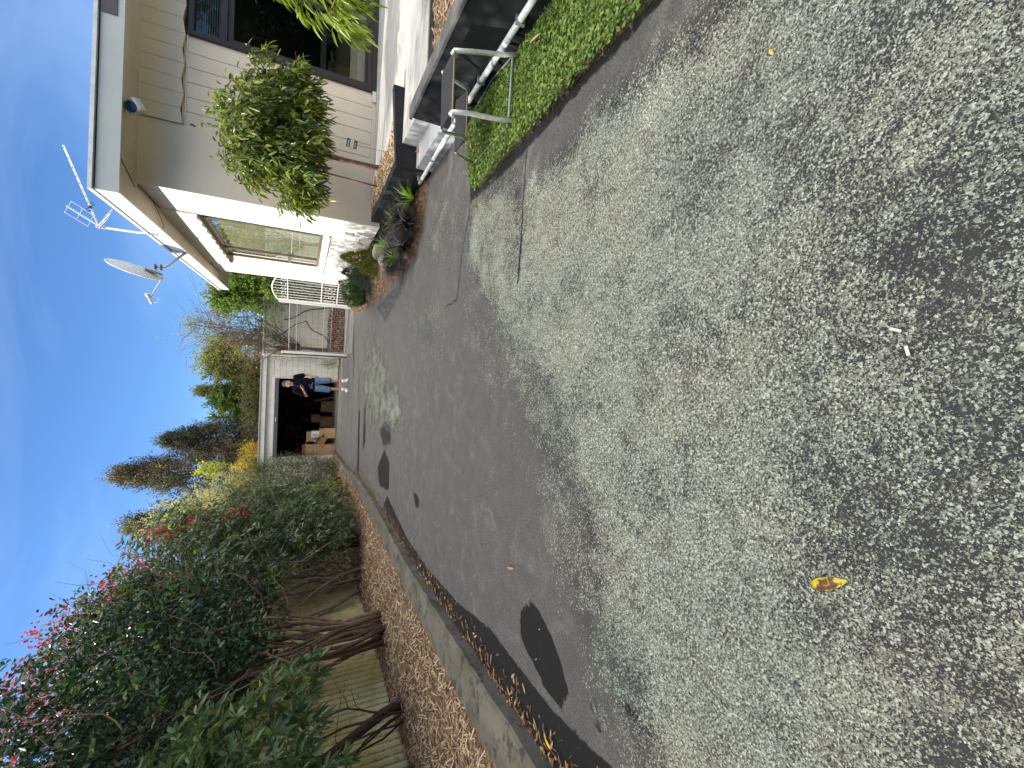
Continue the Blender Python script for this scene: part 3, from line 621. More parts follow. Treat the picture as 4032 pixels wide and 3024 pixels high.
lb = dc - upd * .385 - nrm * .03; lnb = Vector((1.31, 9.85, 3.78))
MB().tube([lb, lnb], .012, 8).build('feed_arm', mat('feed arm', (.6, .6, .57), .4), sdh)
fdv = (dc - lnb).normalized(); mb = MB(); mb.tube([lnb + fdv * .03, lnb + fdv * .06, lnb + fdv * .10], [.018, .035, .038], 12); mb.tube([lnb + fdv * .03, lnb - fdv * .09], .024, 12); mb.build('receiver_head', mat('receiver plastic', (.55, .54, .50), .4), sdh, smooth=True)
MB().tube([lnb - fdv * .06, lnb + Vector((-.06, 0, -.08)), lnb + Vector((-.02, 0, -.16)), lnb + Vector((.03, 0, -.10))], .004, 5).build('cable', white_m, sdh, smooth=True)

# ================================================================== DECK, STEPS, PLANTERS
PX = lambda y: 2.248 + .05 * (y - 2.4)                # outer (west) face of the planters
dk = MB()
dk.prism([(PX(3.84) + .22, 3.84), (12, 3.66), (12, 7.139), (3.12, 7.139), (3.05, 6.2), (3.1, 5.2), (2.68, 4.88), (PX(4.86) + .26, 4.86)], .0, .34)
tag(dk.build('deck', conc_m, bevel=.006), kind='structure')
ds = thing('entry_step', 'grey concrete step up to the deck between the charcoal planters', 'step')
MB().prism([(PX(3.84) + .012, 3.86), (PX(3.84) + .235, 3.86), (PX(4.86) + .275, 4.84), (PX(4.84) + .012, 4.84)], -.02, .18).build('tread', tread_m, ds, bevel=.006)
MB().box(2.50, 2.56, 3.93, 3.932, .19, .33).build('riser_joint', dark, ds)
def planter(name, label, outer, inner_h, zt, zs):
    p = thing(name, label, 'planter'); return p
p1 = thing('front_planter', 'charcoal retaining wall planter with pale coping nearest the viewer beside the lawn', 'planter wall')
mb = MB(); mb.hexa([(PX(0.8), .8, -.05), (PX(.8) + .10, .8, -.05), (PX(3.83) + .10, 3.83, -.05), (PX(3.83), 3.83, -.05)], [(PX(0.8), .8, .45), (PX(.8) + .10, .8, .45), (PX(3.83) + .10, 3.83, .45), (PX(3.83), 3.83, .45)]); mb.build('wall_face', char_m, p1, bevel=.01)
mb = MB(); mb.hexa([(PX(0.8) - .012, .8, .4515), (PX(.8) + .115, .8, .4515), (PX(3.83) + .115, 3.845, .4515), (PX(3.83) - .012, 3.845, .4515)], [(PX(0.8) - .008, .8, .478), (PX(.8) + .11, .8, .478), (PX(3.83) + .11, 3.84, .478), (PX(3.83) - .008, 3.84, .478)]); mb.build('coping', mat('worn grey coping', (.09, .092, .095), .7, var=.25, scale=6, bmp=.2, col2=(.22, .22, .21)), p1, bevel=.006)
MB().prism([(2.45, 3.66), (9, 3.5), (9, 3.64), (2.45, 3.8)], -.05, .338).build('back_face', char_m, p1)
mb = MB(); mb.prism([(PX(.8) + .1, .8), (8, .8), (8, 3.5), (PX(3.6) + .1, 3.67)], .2, .33); mb.build('planter_soil', soilm, p1)
def rnd_poly(poly, n):
    P = np.array(poly, float); lo, hi = P.min(0), P.max(0); o = []
    while sum(len(a) for a in o) < n:
        q = lo + (hi - lo) * RNG.random((n * 2, 2)); o.append(q[sdist(q[:, 0], q[:, 1], poly) > 0])
    return np.concatenate(o)[:n]
q = rnd_poly([(PX(2.0) + .12, 2.0), (5.5, 2.0), (5.5, 3.58), (PX(3.6) + .14, 3.64)], 3200); chips('planter_chips', q, .335, (.035, .085), (.005, .013), chipm, p1)['kind'] = 'stuff'
p2 = thing('rear_planter', 'charcoal walled planter of the small round tree between the step and the house corner', 'planter wall')
mb = MB(); mb.hexa([(PX(4.87), 4.87, -.05), (PX(4.87) + .10, 4.97, -.05), (PX(7.1) + .1, 7.1, -.05), (PX(7.1), 7.1, -.05)], [(PX(4.87), 4.87, .40), (PX(4.87) + .10, 4.97, .40), (PX(7.1) + .1, 7.1, .36), (PX(7.1), 7.1, .36)])
mb.build('wall_face', char_m, p2, bevel=.008)
mb = MB(); mb.hexa([(PX(4.87) + .001, 4.869, .0), (3.22, 4.80, .0), (3.22, 4.90, .0), (PX(4.87) + .1, 4.969, .0)], [(PX(4.87) + .001, 4.869, .398), (3.22, 4.80, .46), (3.22, 4.90, .46), (PX(4.87) + .1, 4.969, .398)]); mb.build('end_wall', char_m, p2, bevel=.008)
mb = MB(); mb.prism([(PX(5) + .09, 4.96), (3.15, 4.9), (3.32, 5.15), (3.07, 5.36), (3.02, 5.85), (3.04, 6.6), (3.12, 7.13), (PX(7.1) + .09, 7.13)], .3, .352); mb.build('planter_soil', soilm, p2)
q = rnd_poly([(PX(5) + .12, 4.99), (3.18, 4.93), (3.30, 5.15), (3.07, 5.36), (3.02, 5.85), (3.04, 6.6), (3.1, 7.1), (PX(7.1) + .12, 7.1)], 2600); chips('planter_chips', q, .357, (.03, .075), (.005, .012), chipm, p2)['kind'] = 'stuff'
# white drain pipe with saddle clips along the foot of planter and step
dpipe = thing('drain_pipe', 'white plastic pipe clipped low along the charcoal planter and the step', 'pipe')
MB().tube([(PX(y_) - .03, y_, z_) for y_, z_ in ((.8, .135), (2.4, .13), (3.6, .12), (4.4, .095), (5.0, .075), (5.12, .07))], .021, 12).build('pipe_run', mat('white pvc', (.62, .68, .72), .35, var=.05), dpipe, smooth=True)
for y_ in (2.36, 3.0, 3.62, 4.42, 4.98):
    MB().box(PX(y_) - .056, PX(y_) - .001, y_ - .012, y_ + .012, .075 if y_ > 4 else .10, .155 if y_ < 4 else .13).build('saddle_clip', galv_m, dpipe)

# ---- lawn strip
m = mat('lawn soil', (.06, .065, .025), .95, var=.5, scale=20, bmp=.8)
lawn_poly = [(1.61, -2), (1.60, 1.3), (1.62, 2.2), (1.60, 3.3), (1.68, 3.42), (1.9, 3.55), (2.22, 3.58), (PX(3.5) - .01, 3.4), (PX(0) - .01, -2)]
tag(MB().prism(lawn_poly, -.05, .02).build('lawn', m), kind='structure')
q = rnd_poly([(1.59, .9), (1.60, 1.3), (1.61, 2.2), (1.60, 3.33), (1.68, 3.44), (1.9, 3.52), (2.2, 3.54), (PX(3.5) - .05, 3.4), (PX(.9) - .05, .9)], 30000)
gm = leafmat('grass blades', [(.04, .06, .016), (.08, .12, .025), (.13, .18, .04), (.19, .24, .07), (.36, .31, .17)], .3, .5)
n = len(q); P = np.concatenate([q, np.full((n, 1), .018)], 1); A = RNG.normal(size=(n, 3)) * .75; A[:, 2] = 1.0
hgt = RNG.uniform(.015, .042, n) * (1 + .6 * np.sin(q[:, 0] * 9) * np.sin(q[:, 1] * 7))
tag(small_leaves('grass', P, A, hgt, .0045, gm, None), 'short green grass mixed with clover beside the charcoal planter', 'grass', kind='stuff')
n = 9000; q = q[:n] + RNG.normal(size=(n, 2)) * .012; q[:, 0] = np.maximum(q[:, 0], 1.575)
P = np.concatenate([q, (.028 + RNG.random((n, 1)) * .022)], 1); A = RNG.normal(size=(n, 3)); A[:, 2] *= .25
tag(small_leaves('clover', P, A, RNG.uniform(.014, .032, n), RNG.uniform(.012, .028, n), leafmat('clover leaf', [(.06, .13, .02), (.11, .20, .03), (.18, .28, .05), (.26, .34, .09)], .25, .5), None, nup=3), 'round clover leaves spreading through the lawn strip', 'clover', kind='stuff')
q = rnd_poly([(1.59, 1.1), (1.64, 1.1), (1.64, 3.3), (1.59, 3.3)], 500); A = RNG.normal(size=(500, 3)); A[:, 2] *= .2
tag(leaf_mesh('grass_clippings', np.concatenate([q, RNG.random((500, 1)) * .02 + .004], 1), A, RNG.uniform(.015, .05, 500), .003, islandmat('dry grass', [(.35, .27, .14), (.20, .14, .07), (.12, .08, .04)]), None), 'dry straw clippings along the edge of the lawn', 'clippings', kind='stuff')
def dryleaf(name, label, x, y, z, L_, W_, ang, m, group=None, cup=.3):
    o = leaf_mesh(name, np.array([[x, y, z]]), np.array([[math.cos(ang), math.sin(ang), .05]]), L_, W_, m, None, droop=.05, fold=cup, nup=6)
    return tag(o, label, 'leaf', group)
tanl = mat('tan dead leaf', (.36, .22, .10), .6, var=.3, scale=40)
for (x, y, a, L2, l_) in ((1.93, 3.36, .4, .075, 'largest curled tan dead leaf on the lawn beside the rear bar of the stool'), (1.90, 3.28, 2.2, .06, 'middle tan dead leaf on the lawn inside the foot of the stool'), (1.97, 3.19, 4.0, .05, 'smallest tan dead leaf on the lawn, furthest in under the step stool')): dryleaf('dead_leaf', l_, x, y, .06, L2, .022, a, tanl, 'dead leaves by the step stool')
dryleaf('dead_palm_strip', 'straw coloured dry strip of leaf lying on the grass behind the stool', 2.07, 2.22, .055, .16, .02, 1.3, mat('straw', (.5, .36, .2), .7))

# ---- two-step stool
stl = thing('step_stool', 'two-step aluminium stool with charcoal treads standing on the lawn', 'step stool')
alw = mat('scuffed white aluminium', (.60, .64, .63), .35, metal=.35, var=.2, scale=30, col2=(.36, .37, .34)); alg = mat('grey tube steel', (.40, .47, .48), .35, metal=.5, var=.15, scale=30)
feltm = mat('charcoal tread mat', (.022, .023, .027), .75, var=.2, scale=60, bmp=.2, bscale=400); gold = mat('gold tread edge', (.30, .22, .12), .35, metal=.6)
legpts = lambda xt, xf, yf: [(xt, 2.655, .43), (xt, 2.635, .462), (xt, 2.615, .458), (lerp((xt,), (xf,), .3)[0], 2.61, .34), (lerp((xt,), (xf,), .8)[0], yf + .005, .12), (xf, yf - .015, .03)]
for xt, xf, yf in ((2.085, 2.20, 2.60), (1.70, 1.775, 2.63)): MB().tube(legpts(xt, xf, yf), .0155, 10).build('front_leg', alw, stl, smooth=True)
mb = MB(); mb.hexa([(1.70, 2.615, .452), (2.085, 2.615, .452), (2.105, 2.875, .452), (1.715, 2.855, .452)], [(1.70, 2.615, .462), (2.085, 2.615, .462), (2.105, 2.875, .462), (1.715, 2.855, .462)]); mb.build('top_tread', feltm, stl)
MB().tube([(1.70, 2.607, .458), (2.085, 2.607, .458)], .0055, 8).build('tread_edge', gold, stl)
mb = MB(); mb.hexa([(1.765, 2.965, .236), (2.12, 2.975, .236), (2.19, 3.235, .236), (1.79, 3.22, .236)], [(1.765, 2.965, .246), (2.12, 2.975, .246), (2.19, 3.235, .246), (1.79, 3.22, .246)]); mb.build('lower_tread', feltm, stl)
MB().tube([(1.765, 2.957, .242), (2.125, 2.967, .242)], .0055, 8).build('tread_edge', gold, stl)
for x0, x1 in ((1.705, 1.768), (2.10, 2.13)):
    MB().tube([(x0, 2.85, .462), (x0 + .01, 2.88, .435), (x1 - .005, 2.95, .285), (x1, 2.975, .232)], .012, 8).build('side_rail', alg, stl, smooth=True)
for x0, x1 in ((1.79, 1.82), (2.19, 2.27)):
    MB().tube([(x0, 3.22, .236), (x0, 3.25, .21), (x1, 3.36, .04)], .011, 8).build('rear_leg', alg, stl, smooth=True)
mb = MB(); mb.tube([(1.79, 2.63, .06), (2.19, 2.60, .06)], .0075, 8); mb.build('foot_bar', alg, stl)
mb = MB(); mb.tube([(1.78, 2.655, .055), (1.775, 2.70, .04), (1.81, 3.36, .035)], .0065, 8); mb.build('base_rod', alg, stl)
mb = MB(); mb.tube([(2.2, 2.63, .055), (2.28, 3.0, .045), (2.27, 3.37, .035)], .0065, 8); mb.build('base_rod', alg, stl)
mb = MB(); mb.tube([(1.82, 3.37, .035), (2.27, 3.38, .035)], .0065, 8); mb.build('rear_bar', alg, stl)

# ================================================================== GARAGE, BLOCK WALL, GATES
def blockmat(name, c, bw_, bh_, axis_scale=1.0, stain=(.56, .56, .42)):
    m, t, b, o_ = nodes(name); v = obvec(t); sp_ = N(t, "ShaderNodeSeparateXYZ"); t.links.new(v, sp_.inputs[0]); cb = N(t, "ShaderNodeCombineXYZ")
    t.links.new(sp_.outputs[0], cb.inputs[0]); t.links.new(sp_.outputs[2], cb.inputs[1])
    br = t.nodes.new("ShaderNodeTexBrick"); t.links.new(cb.outputs[0], br.inputs[0]); br.inputs['Scale'].default_value = 1.0
    br.inputs['Brick Width'].default_value = bw_; br.inputs['Row Height'].default_value = bh_; br.inputs['Mortar Size'].default_value = .006; br.inputs['Mortar Smooth'].default_value = .4; br.offset = .5
    br.inputs[1].default_value = (*c, 1); br.inputs[2].default_value = (c[0] * .93, c[1] * .94, c[2] * .94, 1); br.inputs[3].default_value = (c[0] * .45, c[1] * .45, c[2] * .45, 1)
    cc = mix(t, mrange(t, noise(t, 1.1, 5, .6, v, .3), .52, .72), br.outputs[0], stain)
    t.links.new(mix(t, mrange(t, noise(t, 60, 3, .7, v), .3, .7), mix(t, .15, cc, (.1, .1, .1)), cc), b.inputs['Base Color']); b.inputs['Roughness'].default_value = .85
    bump(t, b, math_(t, 'SUBTRACT', noise(t, 90, 3, .6, v), math_(t, 'MULTIPLY', br.outputs[1], 2.0)), .35); return m
blk = blockmat('painted block', (.80, .78, .73), .4, .2)
lintb = mat('lintel block', (.80, .78, .73), .85, var=.07, scale=4, bmp=.3)
gar = thing('garage', 'pale block garage with its tilting door up at the end of the driveway', 'garage')
mb = MB(); mb.box(-.05, .72, 18.1, 18.3, 0, 2.2); mb.box(.52, .72, 18.3, 24, 0, 2.44); mb.box(-3.9, -3.03, 18.1, 18.3, 0, 2.2); mb.box(-4.1, -3.9, 18.1, 24, 0, 2.44); mb.box(-3.9, .52, 23.8, 24, 0, 2.44); mb.build('wall', blk, gar)
mb = MB(); x = -3.9
while x < .71: mb.box(x + .004, min(x + .2, .72) - .004, 18.095, 18.3, 2.205, 2.44); x += .2
mb.box(-3.9, .72, 18.105, 18.3, 2.2, 2.44); mb.build('lintel', lintb, gar, bevel=.004)
MB().box(-4.15, .76, 17.98, 18.09, 2.442, 2.60).build('fascia', mat('weathered fascia board', (.72, .71, .64), .7, var=.12, scale=3, col2=(.6, .6, .5)), gar)
MB().box(-4.2, .80, 17.94, 24.2, 2.602, 2.64).build('roof', mat('roof tin', (.45, .42, .38), .5, metal=.3), gar)
MB().box(-4.1, .7, 18.1, 24, -.04, .02).build('floor_slab', mat('garage slab', (.16, .155, .145), .9, var=.3, scale=2), gar)
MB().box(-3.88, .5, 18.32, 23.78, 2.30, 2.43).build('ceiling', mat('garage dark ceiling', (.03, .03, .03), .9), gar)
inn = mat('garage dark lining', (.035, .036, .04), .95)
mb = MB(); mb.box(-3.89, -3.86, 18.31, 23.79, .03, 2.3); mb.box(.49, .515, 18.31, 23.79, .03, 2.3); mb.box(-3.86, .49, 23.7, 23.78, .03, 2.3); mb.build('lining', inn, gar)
for x0, x1, z0, z1 in ((-.085, -.052, .02, 2.165), (-3.03, -.052, 2.168, 2.198)): MB().box(x0, x1, 18.06, 18.2, z0, z1).build('door_frame', white_m, gar)
gd = MB(); gd.hexa([(-3.0, 17.95, 2.035), (-.09, 17.95, 2.035), (-.09, 20.2, 2.18), (-3.0, 20.2, 2.18)], [(-3.0, 17.95, 2.16), (-.09, 17.95, 2.16), (-.09, 20.2, 2.22), (-3.0, 20.2, 2.22)]); gdo = gd.build('tilt_door', mat('dark door underside', (.085, .09, .10), .6, var=.1), gar)
MB().box(-1.68, -1.53, 17.925, 17.948, 2.085, 2.11).build('door_handle', white_m, gdo, bevel=.006)
bwl = thing('boundary_block_wall', 'pale concrete block wall with a stained face behind the wire gate', 'wall')
MB().box(.725, 3.6, 17.4, 17.6, 0, 2.50).build('wall_face', blockmat('stained block', (.76, .73, .67), .4, .2, stain=(.58, .60, .34)), bwl)
MB().box(.72, 3.62, 17.37, 17.63, 2.502, 2.56).build('capping', lintb, bwl)
# leaf mound at its foot
mb = MB(); gx, gy = np.meshgrid(np.linspace(.8, 3.6, 30), np.linspace(15.9, 17.39, 14)); gz_ = .02 + .36 * np.clip((gy - 15.9) / 1.3, 0, 1) ** 1.2 + .04 * np.sin(gx * 8) * np.sin(gy * 9)
ib = np.arange(gx.size).reshape(gx.shape); md = npmesh('leaf_mound', np.stack([gx, gy, gz_], -1).reshape(-1, 3), np.stack([ib[:-1, :-1], ib[:-1, 1:], ib[1:, 1:], ib[1:, :-1]], -1).reshape(-1, 4), soilm, smooth=True); tag(md, kind='structure')
n = 2600; q = np.stack([RNG.uniform(.82, 3.2, n), RNG.uniform(15.9, 17.35, n)], 1); zq = .03 + .36 * np.clip((q[:, 1] - 15.9) / 1.3, 0, 1) ** 1.2
A = RNG.normal(size=(n, 3)); tag(small_leaves('fallen_leaves', np.concatenate([q, (zq + .03)[:, None]], 1), A, .10, .05, islandmat('russet leaves', [(.12, .05, .03), (.24, .12, .07), (.32, .2, .12), (.16, .08, .05)]), None), 'russet fallen leaves heaped along the foot of the block wall', 'fallen leaves', kind='stuff')
# side path behind the gates
MB().box(.75, 3.0, 13.0, 16.0, -.03, .008).build('path', mat('path concrete', (.17, .165, .15), .9, var=.25, scale=3))['kind'] = 'structure'

wg = thing('wire_gate', 'galvanised wire mesh gate in front of the block wall', 'gate')
GA, GB = Vector((.80, 14.80, 0)), Vector((2.24, 14.15, 0)); gdir = (GB - GA)
gp_ = lambda u, z: GA + gdir * u + Vector((0, 0, z))
mb = MB(); mb.tube([gp_(0, .06), gp_(0, 1.66), gp_(1, 1.66), gp_(1, .06), gp_(0, .06)], .016, 8); mb.build('frame', galv_m, wg)
for z in (.5, .72, 1.46): MB().tube([gp_(0, z), gp_(1, z)], .008, 6).build('cross_rail', galv_m, wg)
mb = MB()
for i in range(1, 24): mb.tube([gp_(i / 24, .06), gp_(i / 24, .72)], .004, 4)
for i in range(1, 12): mb.tube([gp_(i / 12, .72), gp_(i / 12, 1.46 if i % 2 else 1.66)], .0035, 4)
for z in (.16, .26, .36, .85, .98, 1.1, 1.22, 1.34): mb.tube([gp_(0, z), gp_(1, z)], .003, 4)
mb.build('mesh_wires', galv_m, wg)
for i in range(9):
    c_ = gp_((i + .5) / 9, .60); MB().tube([c_ + Vector((math.cos(a) * .05, 0, math.sin(a) * .05)) for a in np.linspace(0, 6.283, 13)], .004, 4, cap=False).build('scroll', galv_m, wg)
gpst = thing('gate_post', 'white square post at the hinge side of the wire gate', 'post')
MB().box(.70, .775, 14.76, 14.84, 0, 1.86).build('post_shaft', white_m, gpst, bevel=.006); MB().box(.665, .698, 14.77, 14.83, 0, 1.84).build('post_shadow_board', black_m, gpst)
ag = thing('arched_gate', 'white arched wrought iron gate against the end of the house', 'gate')
A0, A1 = Vector((2.17, 13.72, 0)), Vector((2.66, 13.10, 0)); ap_ = lambda u, z: A0 + (A1 - A0) * u + Vector((0, 0, z))
arch = lambda u: 1.86 + .22 * math.sin(math.pi * (.15 + .7 * u))
mb = MB(); mb.tube([ap_(0, .04), ap_(0, arch(0))], .024, 8); mb.build('stile', white_m, ag); mb = MB(); mb.tube([ap_(1, .04), ap_(1, arch(1))], .02, 8); mb.build('stile', white_m, ag)
MB().tube([ap_(u, arch(u)) for u in np.linspace(0, 1, 12)], .018, 6).build('arch_rail', white_m, ag)
for z in (.10, .42, .84, 1.70): MB().tube([ap_(0, z), ap_(1, z)], .012, 6).build('rail', white_m, ag)
for i in range(1, 8): MB().tube([ap_(i / 8, .10), ap_(i / 8, arch(i / 8))], .009, 6).build('bar', white_m, ag)
for zc in (.55, .70, 1.80):
    for i in range(5):
        c_ = ap_((i + .5) / 5, zc); MB().tube([c_ + (A1 - A0).normalized() * math.cos(a) * .045 + Vector((0, 0, math.sin(a) * .06)) for a in np.linspace(0, 6.283, 11)], .008, 4, cap=False).build('scroll', white_m, ag)
gp2 = thing('gate_post', 'slim white post carrying the arched gate', 'post'); MB().box(2.09, 2.145, 13.74, 13.80, 0, 1.93).build('post_shaft', white_m, gp2, bevel=.005)

# ---- corrugated fence on the left
fn = thing('corrugated_fence', 'mossy olive corrugated iron fence behind the left planting bed', 'fence')
def corr(y0, y1, xa, xb, z0, z1, m):
    n = int((y1 - y0) / .105 * 8); vs = []
    for i in range(n + 1):
        t_ = i / n; y = y0 + (y1 - y0) * t_; x = xa + (xb - xa) * t_ + .018 * math.sin(2 * math.pi * (y - y0) / .105)
        for z in (z0, z0 + .3, z0 + .6, z1): vs.append((x, y, z))
    return MB().add(vs, [(4 * i + k, 4 * i + 4 + k, 4 * i + 5 + k, 4 * i + 1 + k) for i in range(n) for k in range(3)])
m, t, b, o_ = nodes('mossy iron'); v = obvec(t)
c = mix(t, mrange(t, noise(t, 2.2, 6, .65, v, .5), .35, .65), (.84, .72, .40), (.56, .48, .20))
se = N(t, 'ShaderNodeSeparateXYZ'); t.links.new(v, se.inputs[0])
rib = math_(t, 'SINE', math_(t, 'MULTIPLY', math_(t, 'ADD', se.outputs[1], 3.0), 2 * math.pi / .105)); c = mix(t, mrange(t, math_(t, 'ADD', rib, math_(t, 'MULTIPLY', noise(t, 30, 4, .7, v), 1.6)), .55, -.5), c, (.17, .15, .055))
c = mix(t, mrange(t, noise(t, 14, 5, .7, v), .58, .74), c, (.13, .12, .055)); t.links.new(c, b.inputs['Base Color']); b.inputs['Roughness'].default_value = .75; b.inputs['Metallic'].default_value = .1
bump(t, b, noise(t, 50, 4, .6, v), .3)
corr(-3, 6.9, -3.98, -4.15, .06, 1.75, m).build('iron_sheet', m, fn, smooth=True); corr(-3 + 94 * .105, 17.5, -4.13, -4.6, .05, 1.7, m).build('iron_sheet', m, fn, smooth=True)
MB().tube([(-4.05, -3, 1.5), (-4.22, 6.9, 1.5), (-4.7, 17.5, 1.45)], .03, 6).build('fence_rail', bark('rail wood', (.12, .09, .06)), fn)

# ================================================================== BOXES IN THE GARAGE
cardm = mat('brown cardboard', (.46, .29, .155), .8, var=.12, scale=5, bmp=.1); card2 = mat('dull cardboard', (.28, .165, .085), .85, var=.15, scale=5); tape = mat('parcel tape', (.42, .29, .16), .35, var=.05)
def carton(label, cx, cy, z0, sx, sy, sz, rz=0, rx=0, ry=0, m=None, group='cardboard cartons in the garage', open_=False):
    t_ = thing('cardboard_box', label, 'box', group=group); M = Matrix.Translation((cx, cy, z0)) @ Matrix.Rotation(R_(rz), 4, 'Z') @ Matrix.Rotation(R_(ry), 4, 'Y') @ Matrix.Rotation(R_(rx), 4, 'X')
    m = m or cardm
    if open_:
        mb = MB(); w_ = .006
        mb.box(-sx / 2, sx / 2, -sy / 2, sy / 2, 0, w_, M); mb.box(-sx / 2, -sx / 2 + w_, -sy / 2, sy / 2, w_, sz, M); mb.box(sx / 2 - w_, sx / 2, -sy / 2, sy / 2, w_, sz, M); mb.box(-sx / 2 + w_, sx / 2 - w_, -sy / 2, -sy / 2 + w_, w_, sz, M); mb.box(-sx / 2 + w_, sx / 2 - w_, sy / 2 - w_, sy / 2, w_, sz, M)
        mb.build('carton_body', m, t_)
        F1 = M @ Matrix.Translation((0, -sy / 2, sz)) @ Matrix.Rotation(R_(-35), 4, 'X'); MB().box(-sx / 2, sx / 2, -.15, 0, -.004, .004, F1).build('flap', m, t_)
        F2 = M @ Matrix.Translation((sx / 2, 0, sz)) @ Matrix.Rotation(R_(40), 4, 'Y'); MB().box(0, .14, -sy / 2, sy / 2, -.004, .004, F2).build('flap', m, t_)
    else:
        MB().box(-sx / 2, sx / 2, -sy / 2, sy / 2, 0, sz, M).build('carton_body', m, t_, bevel=.006)
        MB().box(-sx / 2 - .002, sx / 2 + .002, -.03, .03, sz + .0005, sz + .0025, M).build('tape_strip', tape, t_)
        MB().box(-.03, .03, -sy / 2 - .0025, -sy / 2 - .0005, sz * .55, sz, M).build('tape_strip', tape, t_)
    return t_, M
carton('large square carton nearest the middle, standing on the floor below the white labelled box', -2.22, 18.62, .02, .40, .42, .41, 4)
carton('small flat carton directly under the white labelled box', -2.20, 18.62, .435, .32, .36, .155, -3)
carton('upper carton behind the white labelled box, resting on others', -2.38, 18.95, .74, .40, .36, .31, 3)
carton('tall open carton at the far left of the front pile', -2.90, 18.80, .44, .46, .44, .66, 6, open_=True)
carton('tilted carton leaning between the front cartons with torn flap', -2.52, 18.52, .40, .30, .26, .30, -12, 8, 26, open_=True)
carton('low wide carton at the left on the floor with a taped lid', -2.87, 18.64, .02, .46, .42, .42, -3)
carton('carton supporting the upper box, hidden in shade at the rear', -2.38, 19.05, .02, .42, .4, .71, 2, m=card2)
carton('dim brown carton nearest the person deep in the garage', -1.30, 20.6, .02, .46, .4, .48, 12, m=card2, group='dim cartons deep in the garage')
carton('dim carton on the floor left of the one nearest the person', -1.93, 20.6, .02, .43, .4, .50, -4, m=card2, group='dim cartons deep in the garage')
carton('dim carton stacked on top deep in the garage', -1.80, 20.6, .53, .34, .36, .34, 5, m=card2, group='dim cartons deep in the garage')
wb = thing('labelled_box', 'white box with a printed shipping label sitting on the carton pile', 'box'); MB().box(-2.36, -2.12, 18.42, 18.75, .595, .88).build('box_body', mat('white card', (.66, .66, .68), .6), wb, bevel=.006)
ink = mat('label ink', (.16, .17, .22), .7); mb = MB()
for i in range(9): mb.box(-2.335 + i * .012, -2.329 + i * .012 + (.003 if i % 3 == 0 else 0), 18.415, 18.4185, .625, .665)
mb.build('barcode_lines', ink, wb); mb = MB()
for r_, (a, b2) in enumerate(((-2.33, -2.20), (-2.33, -2.24), (-2.33, -2.18), (-2.30, -2.22), (-2.33, -2.21))): mb.box(a, b2, 18.415, 18.4185, .70 + r_ * .032, .712 + r_ * .032)
mb.build('printed_lines', ink, wb)
MB().box(-2.355, -2.125, 18.417, 18.4195, .598, .612).build('label_edge', white_m, wb)
bd_ = thing('leaning_plank', 'dim narrow plank leaning in the dark of the garage', 'plank'); MB().box(-.03, .03, -.02, .02, 0, .7, Matrix.Translation((-.85, 20.3, .05)) @ Matrix.Rotation(R_(-14), 4, 'Y')).build('board', card2, bd_)
plb = thing('plastic_bag', 'crumpled grey plastic bag hanging between the cartons', 'bag'); MB().ball((-2.50, 18.43, .70), (.035, .03, .12), 10, 8).build('bag_body', mat('grey plastic film', (.30, .31, .32), .3), plb, smooth=True)

# ================================================================== PERSON
def remeshed(name, prims, voxel, m, parent, smooth_it=3):
    """one continuous surface grown from overlapping tapered capsules: (p0, r0, p1, r1[, squash xy])"""
    mb = MB()
    for pr in prims:
        p0, r0, p1, r1 = pr[:4]; p0, p1 = Vector(p0), Vector(p1); sq = pr[4] if len(pr) > 4 else (1, 1, 1)
        K = 7; dirv = (p1 - p0); Ln = dirv.length; 
        for i in range(K):
            tt_ = i / (K - 1); r = r0 + (r1 - r0) * tt_; mb.ball(p0.lerp(p1, tt_), (r * sq[0], r * sq[1], r * sq[2]), 12, 8)
            if Ln < 1e-4: break
    o = mb.build(name, m, parent, smooth=True)
    md_ = o.modifiers.new('r', 'REMESH'); md_.mode = 'VOXEL'; md_.voxel_size = voxel; md_.use_smooth_shade = True
    if smooth_it: s_ = o.modifiers.new('s', 'SMOOTH'); s_.iterations = smooth_it; s_.factor = .5
    return o
per = thing('person', 'person in navy t-shirt, denim shorts and white sneakers holding a small dark object', 'person')
skin = mat('skin', (.46, .27, .20), .5, var=.06, scale=8); px, py = -.215, 13.86
P_ = lambda x, y, z: (px + x, py + y, z)                # x to the viewer's right, y away from the viewer
Rs, Ls = P_(-.20, 0, 1.43), P_(.20, .0, 1.43)
Re, Le = P_(-.335, .03, 1.14), P_(.285, .03, 1.15); Rwr, Lwr = P_(-.13, -.17, 1.235), P_(.235, -.03, .93)
prims = [(P_(0, 0, 1.40), .06, P_(-.005, -.01, 1.52), .055), (P_(0, -.01, 1.60), .075, P_(0, -.005, 1.66), .085, (.95, 1.12, 1.15)), (P_(0, -.035, 1.565), .048, P_(0, -.03, 1.60), .06), (P_(0, -.105, 1.60), .012, P_(0, -.095, 1.635), .009),
         (P_(-.082, .0, 1.60), .016, P_(-.082, .005, 1.635), .018, (.5, 1, 1)), (P_(.082, .0, 1.60), .016, P_(.082, .005, 1.635), .018, (.5, 1, 1)),
         (P_(-.17, 0, 1.42), .06, P_(.17, 0, 1.42), .06), (P_(0, 0, 1.30), .13, P_(0, 0, 1.0), .12, (1.15, .75, 1)), (Rs, .052, Re, .042), (Re, .042, Rwr, .027), (Ls, .052, Le, .042), (Le, .042, Lwr, .028),
         (P_(-.09, 0, .90), .095, P_(-.12, -.01, .52), .06), (P_(.09, 0, .90), .095, P_(.12, -.01, .52), .06), (P_(-.12, -.01, .50), .055, P_(-.125, .01, .12), .036), (P_(.12, -.01, .50), .055, P_(.125, .01, .12), .036)]
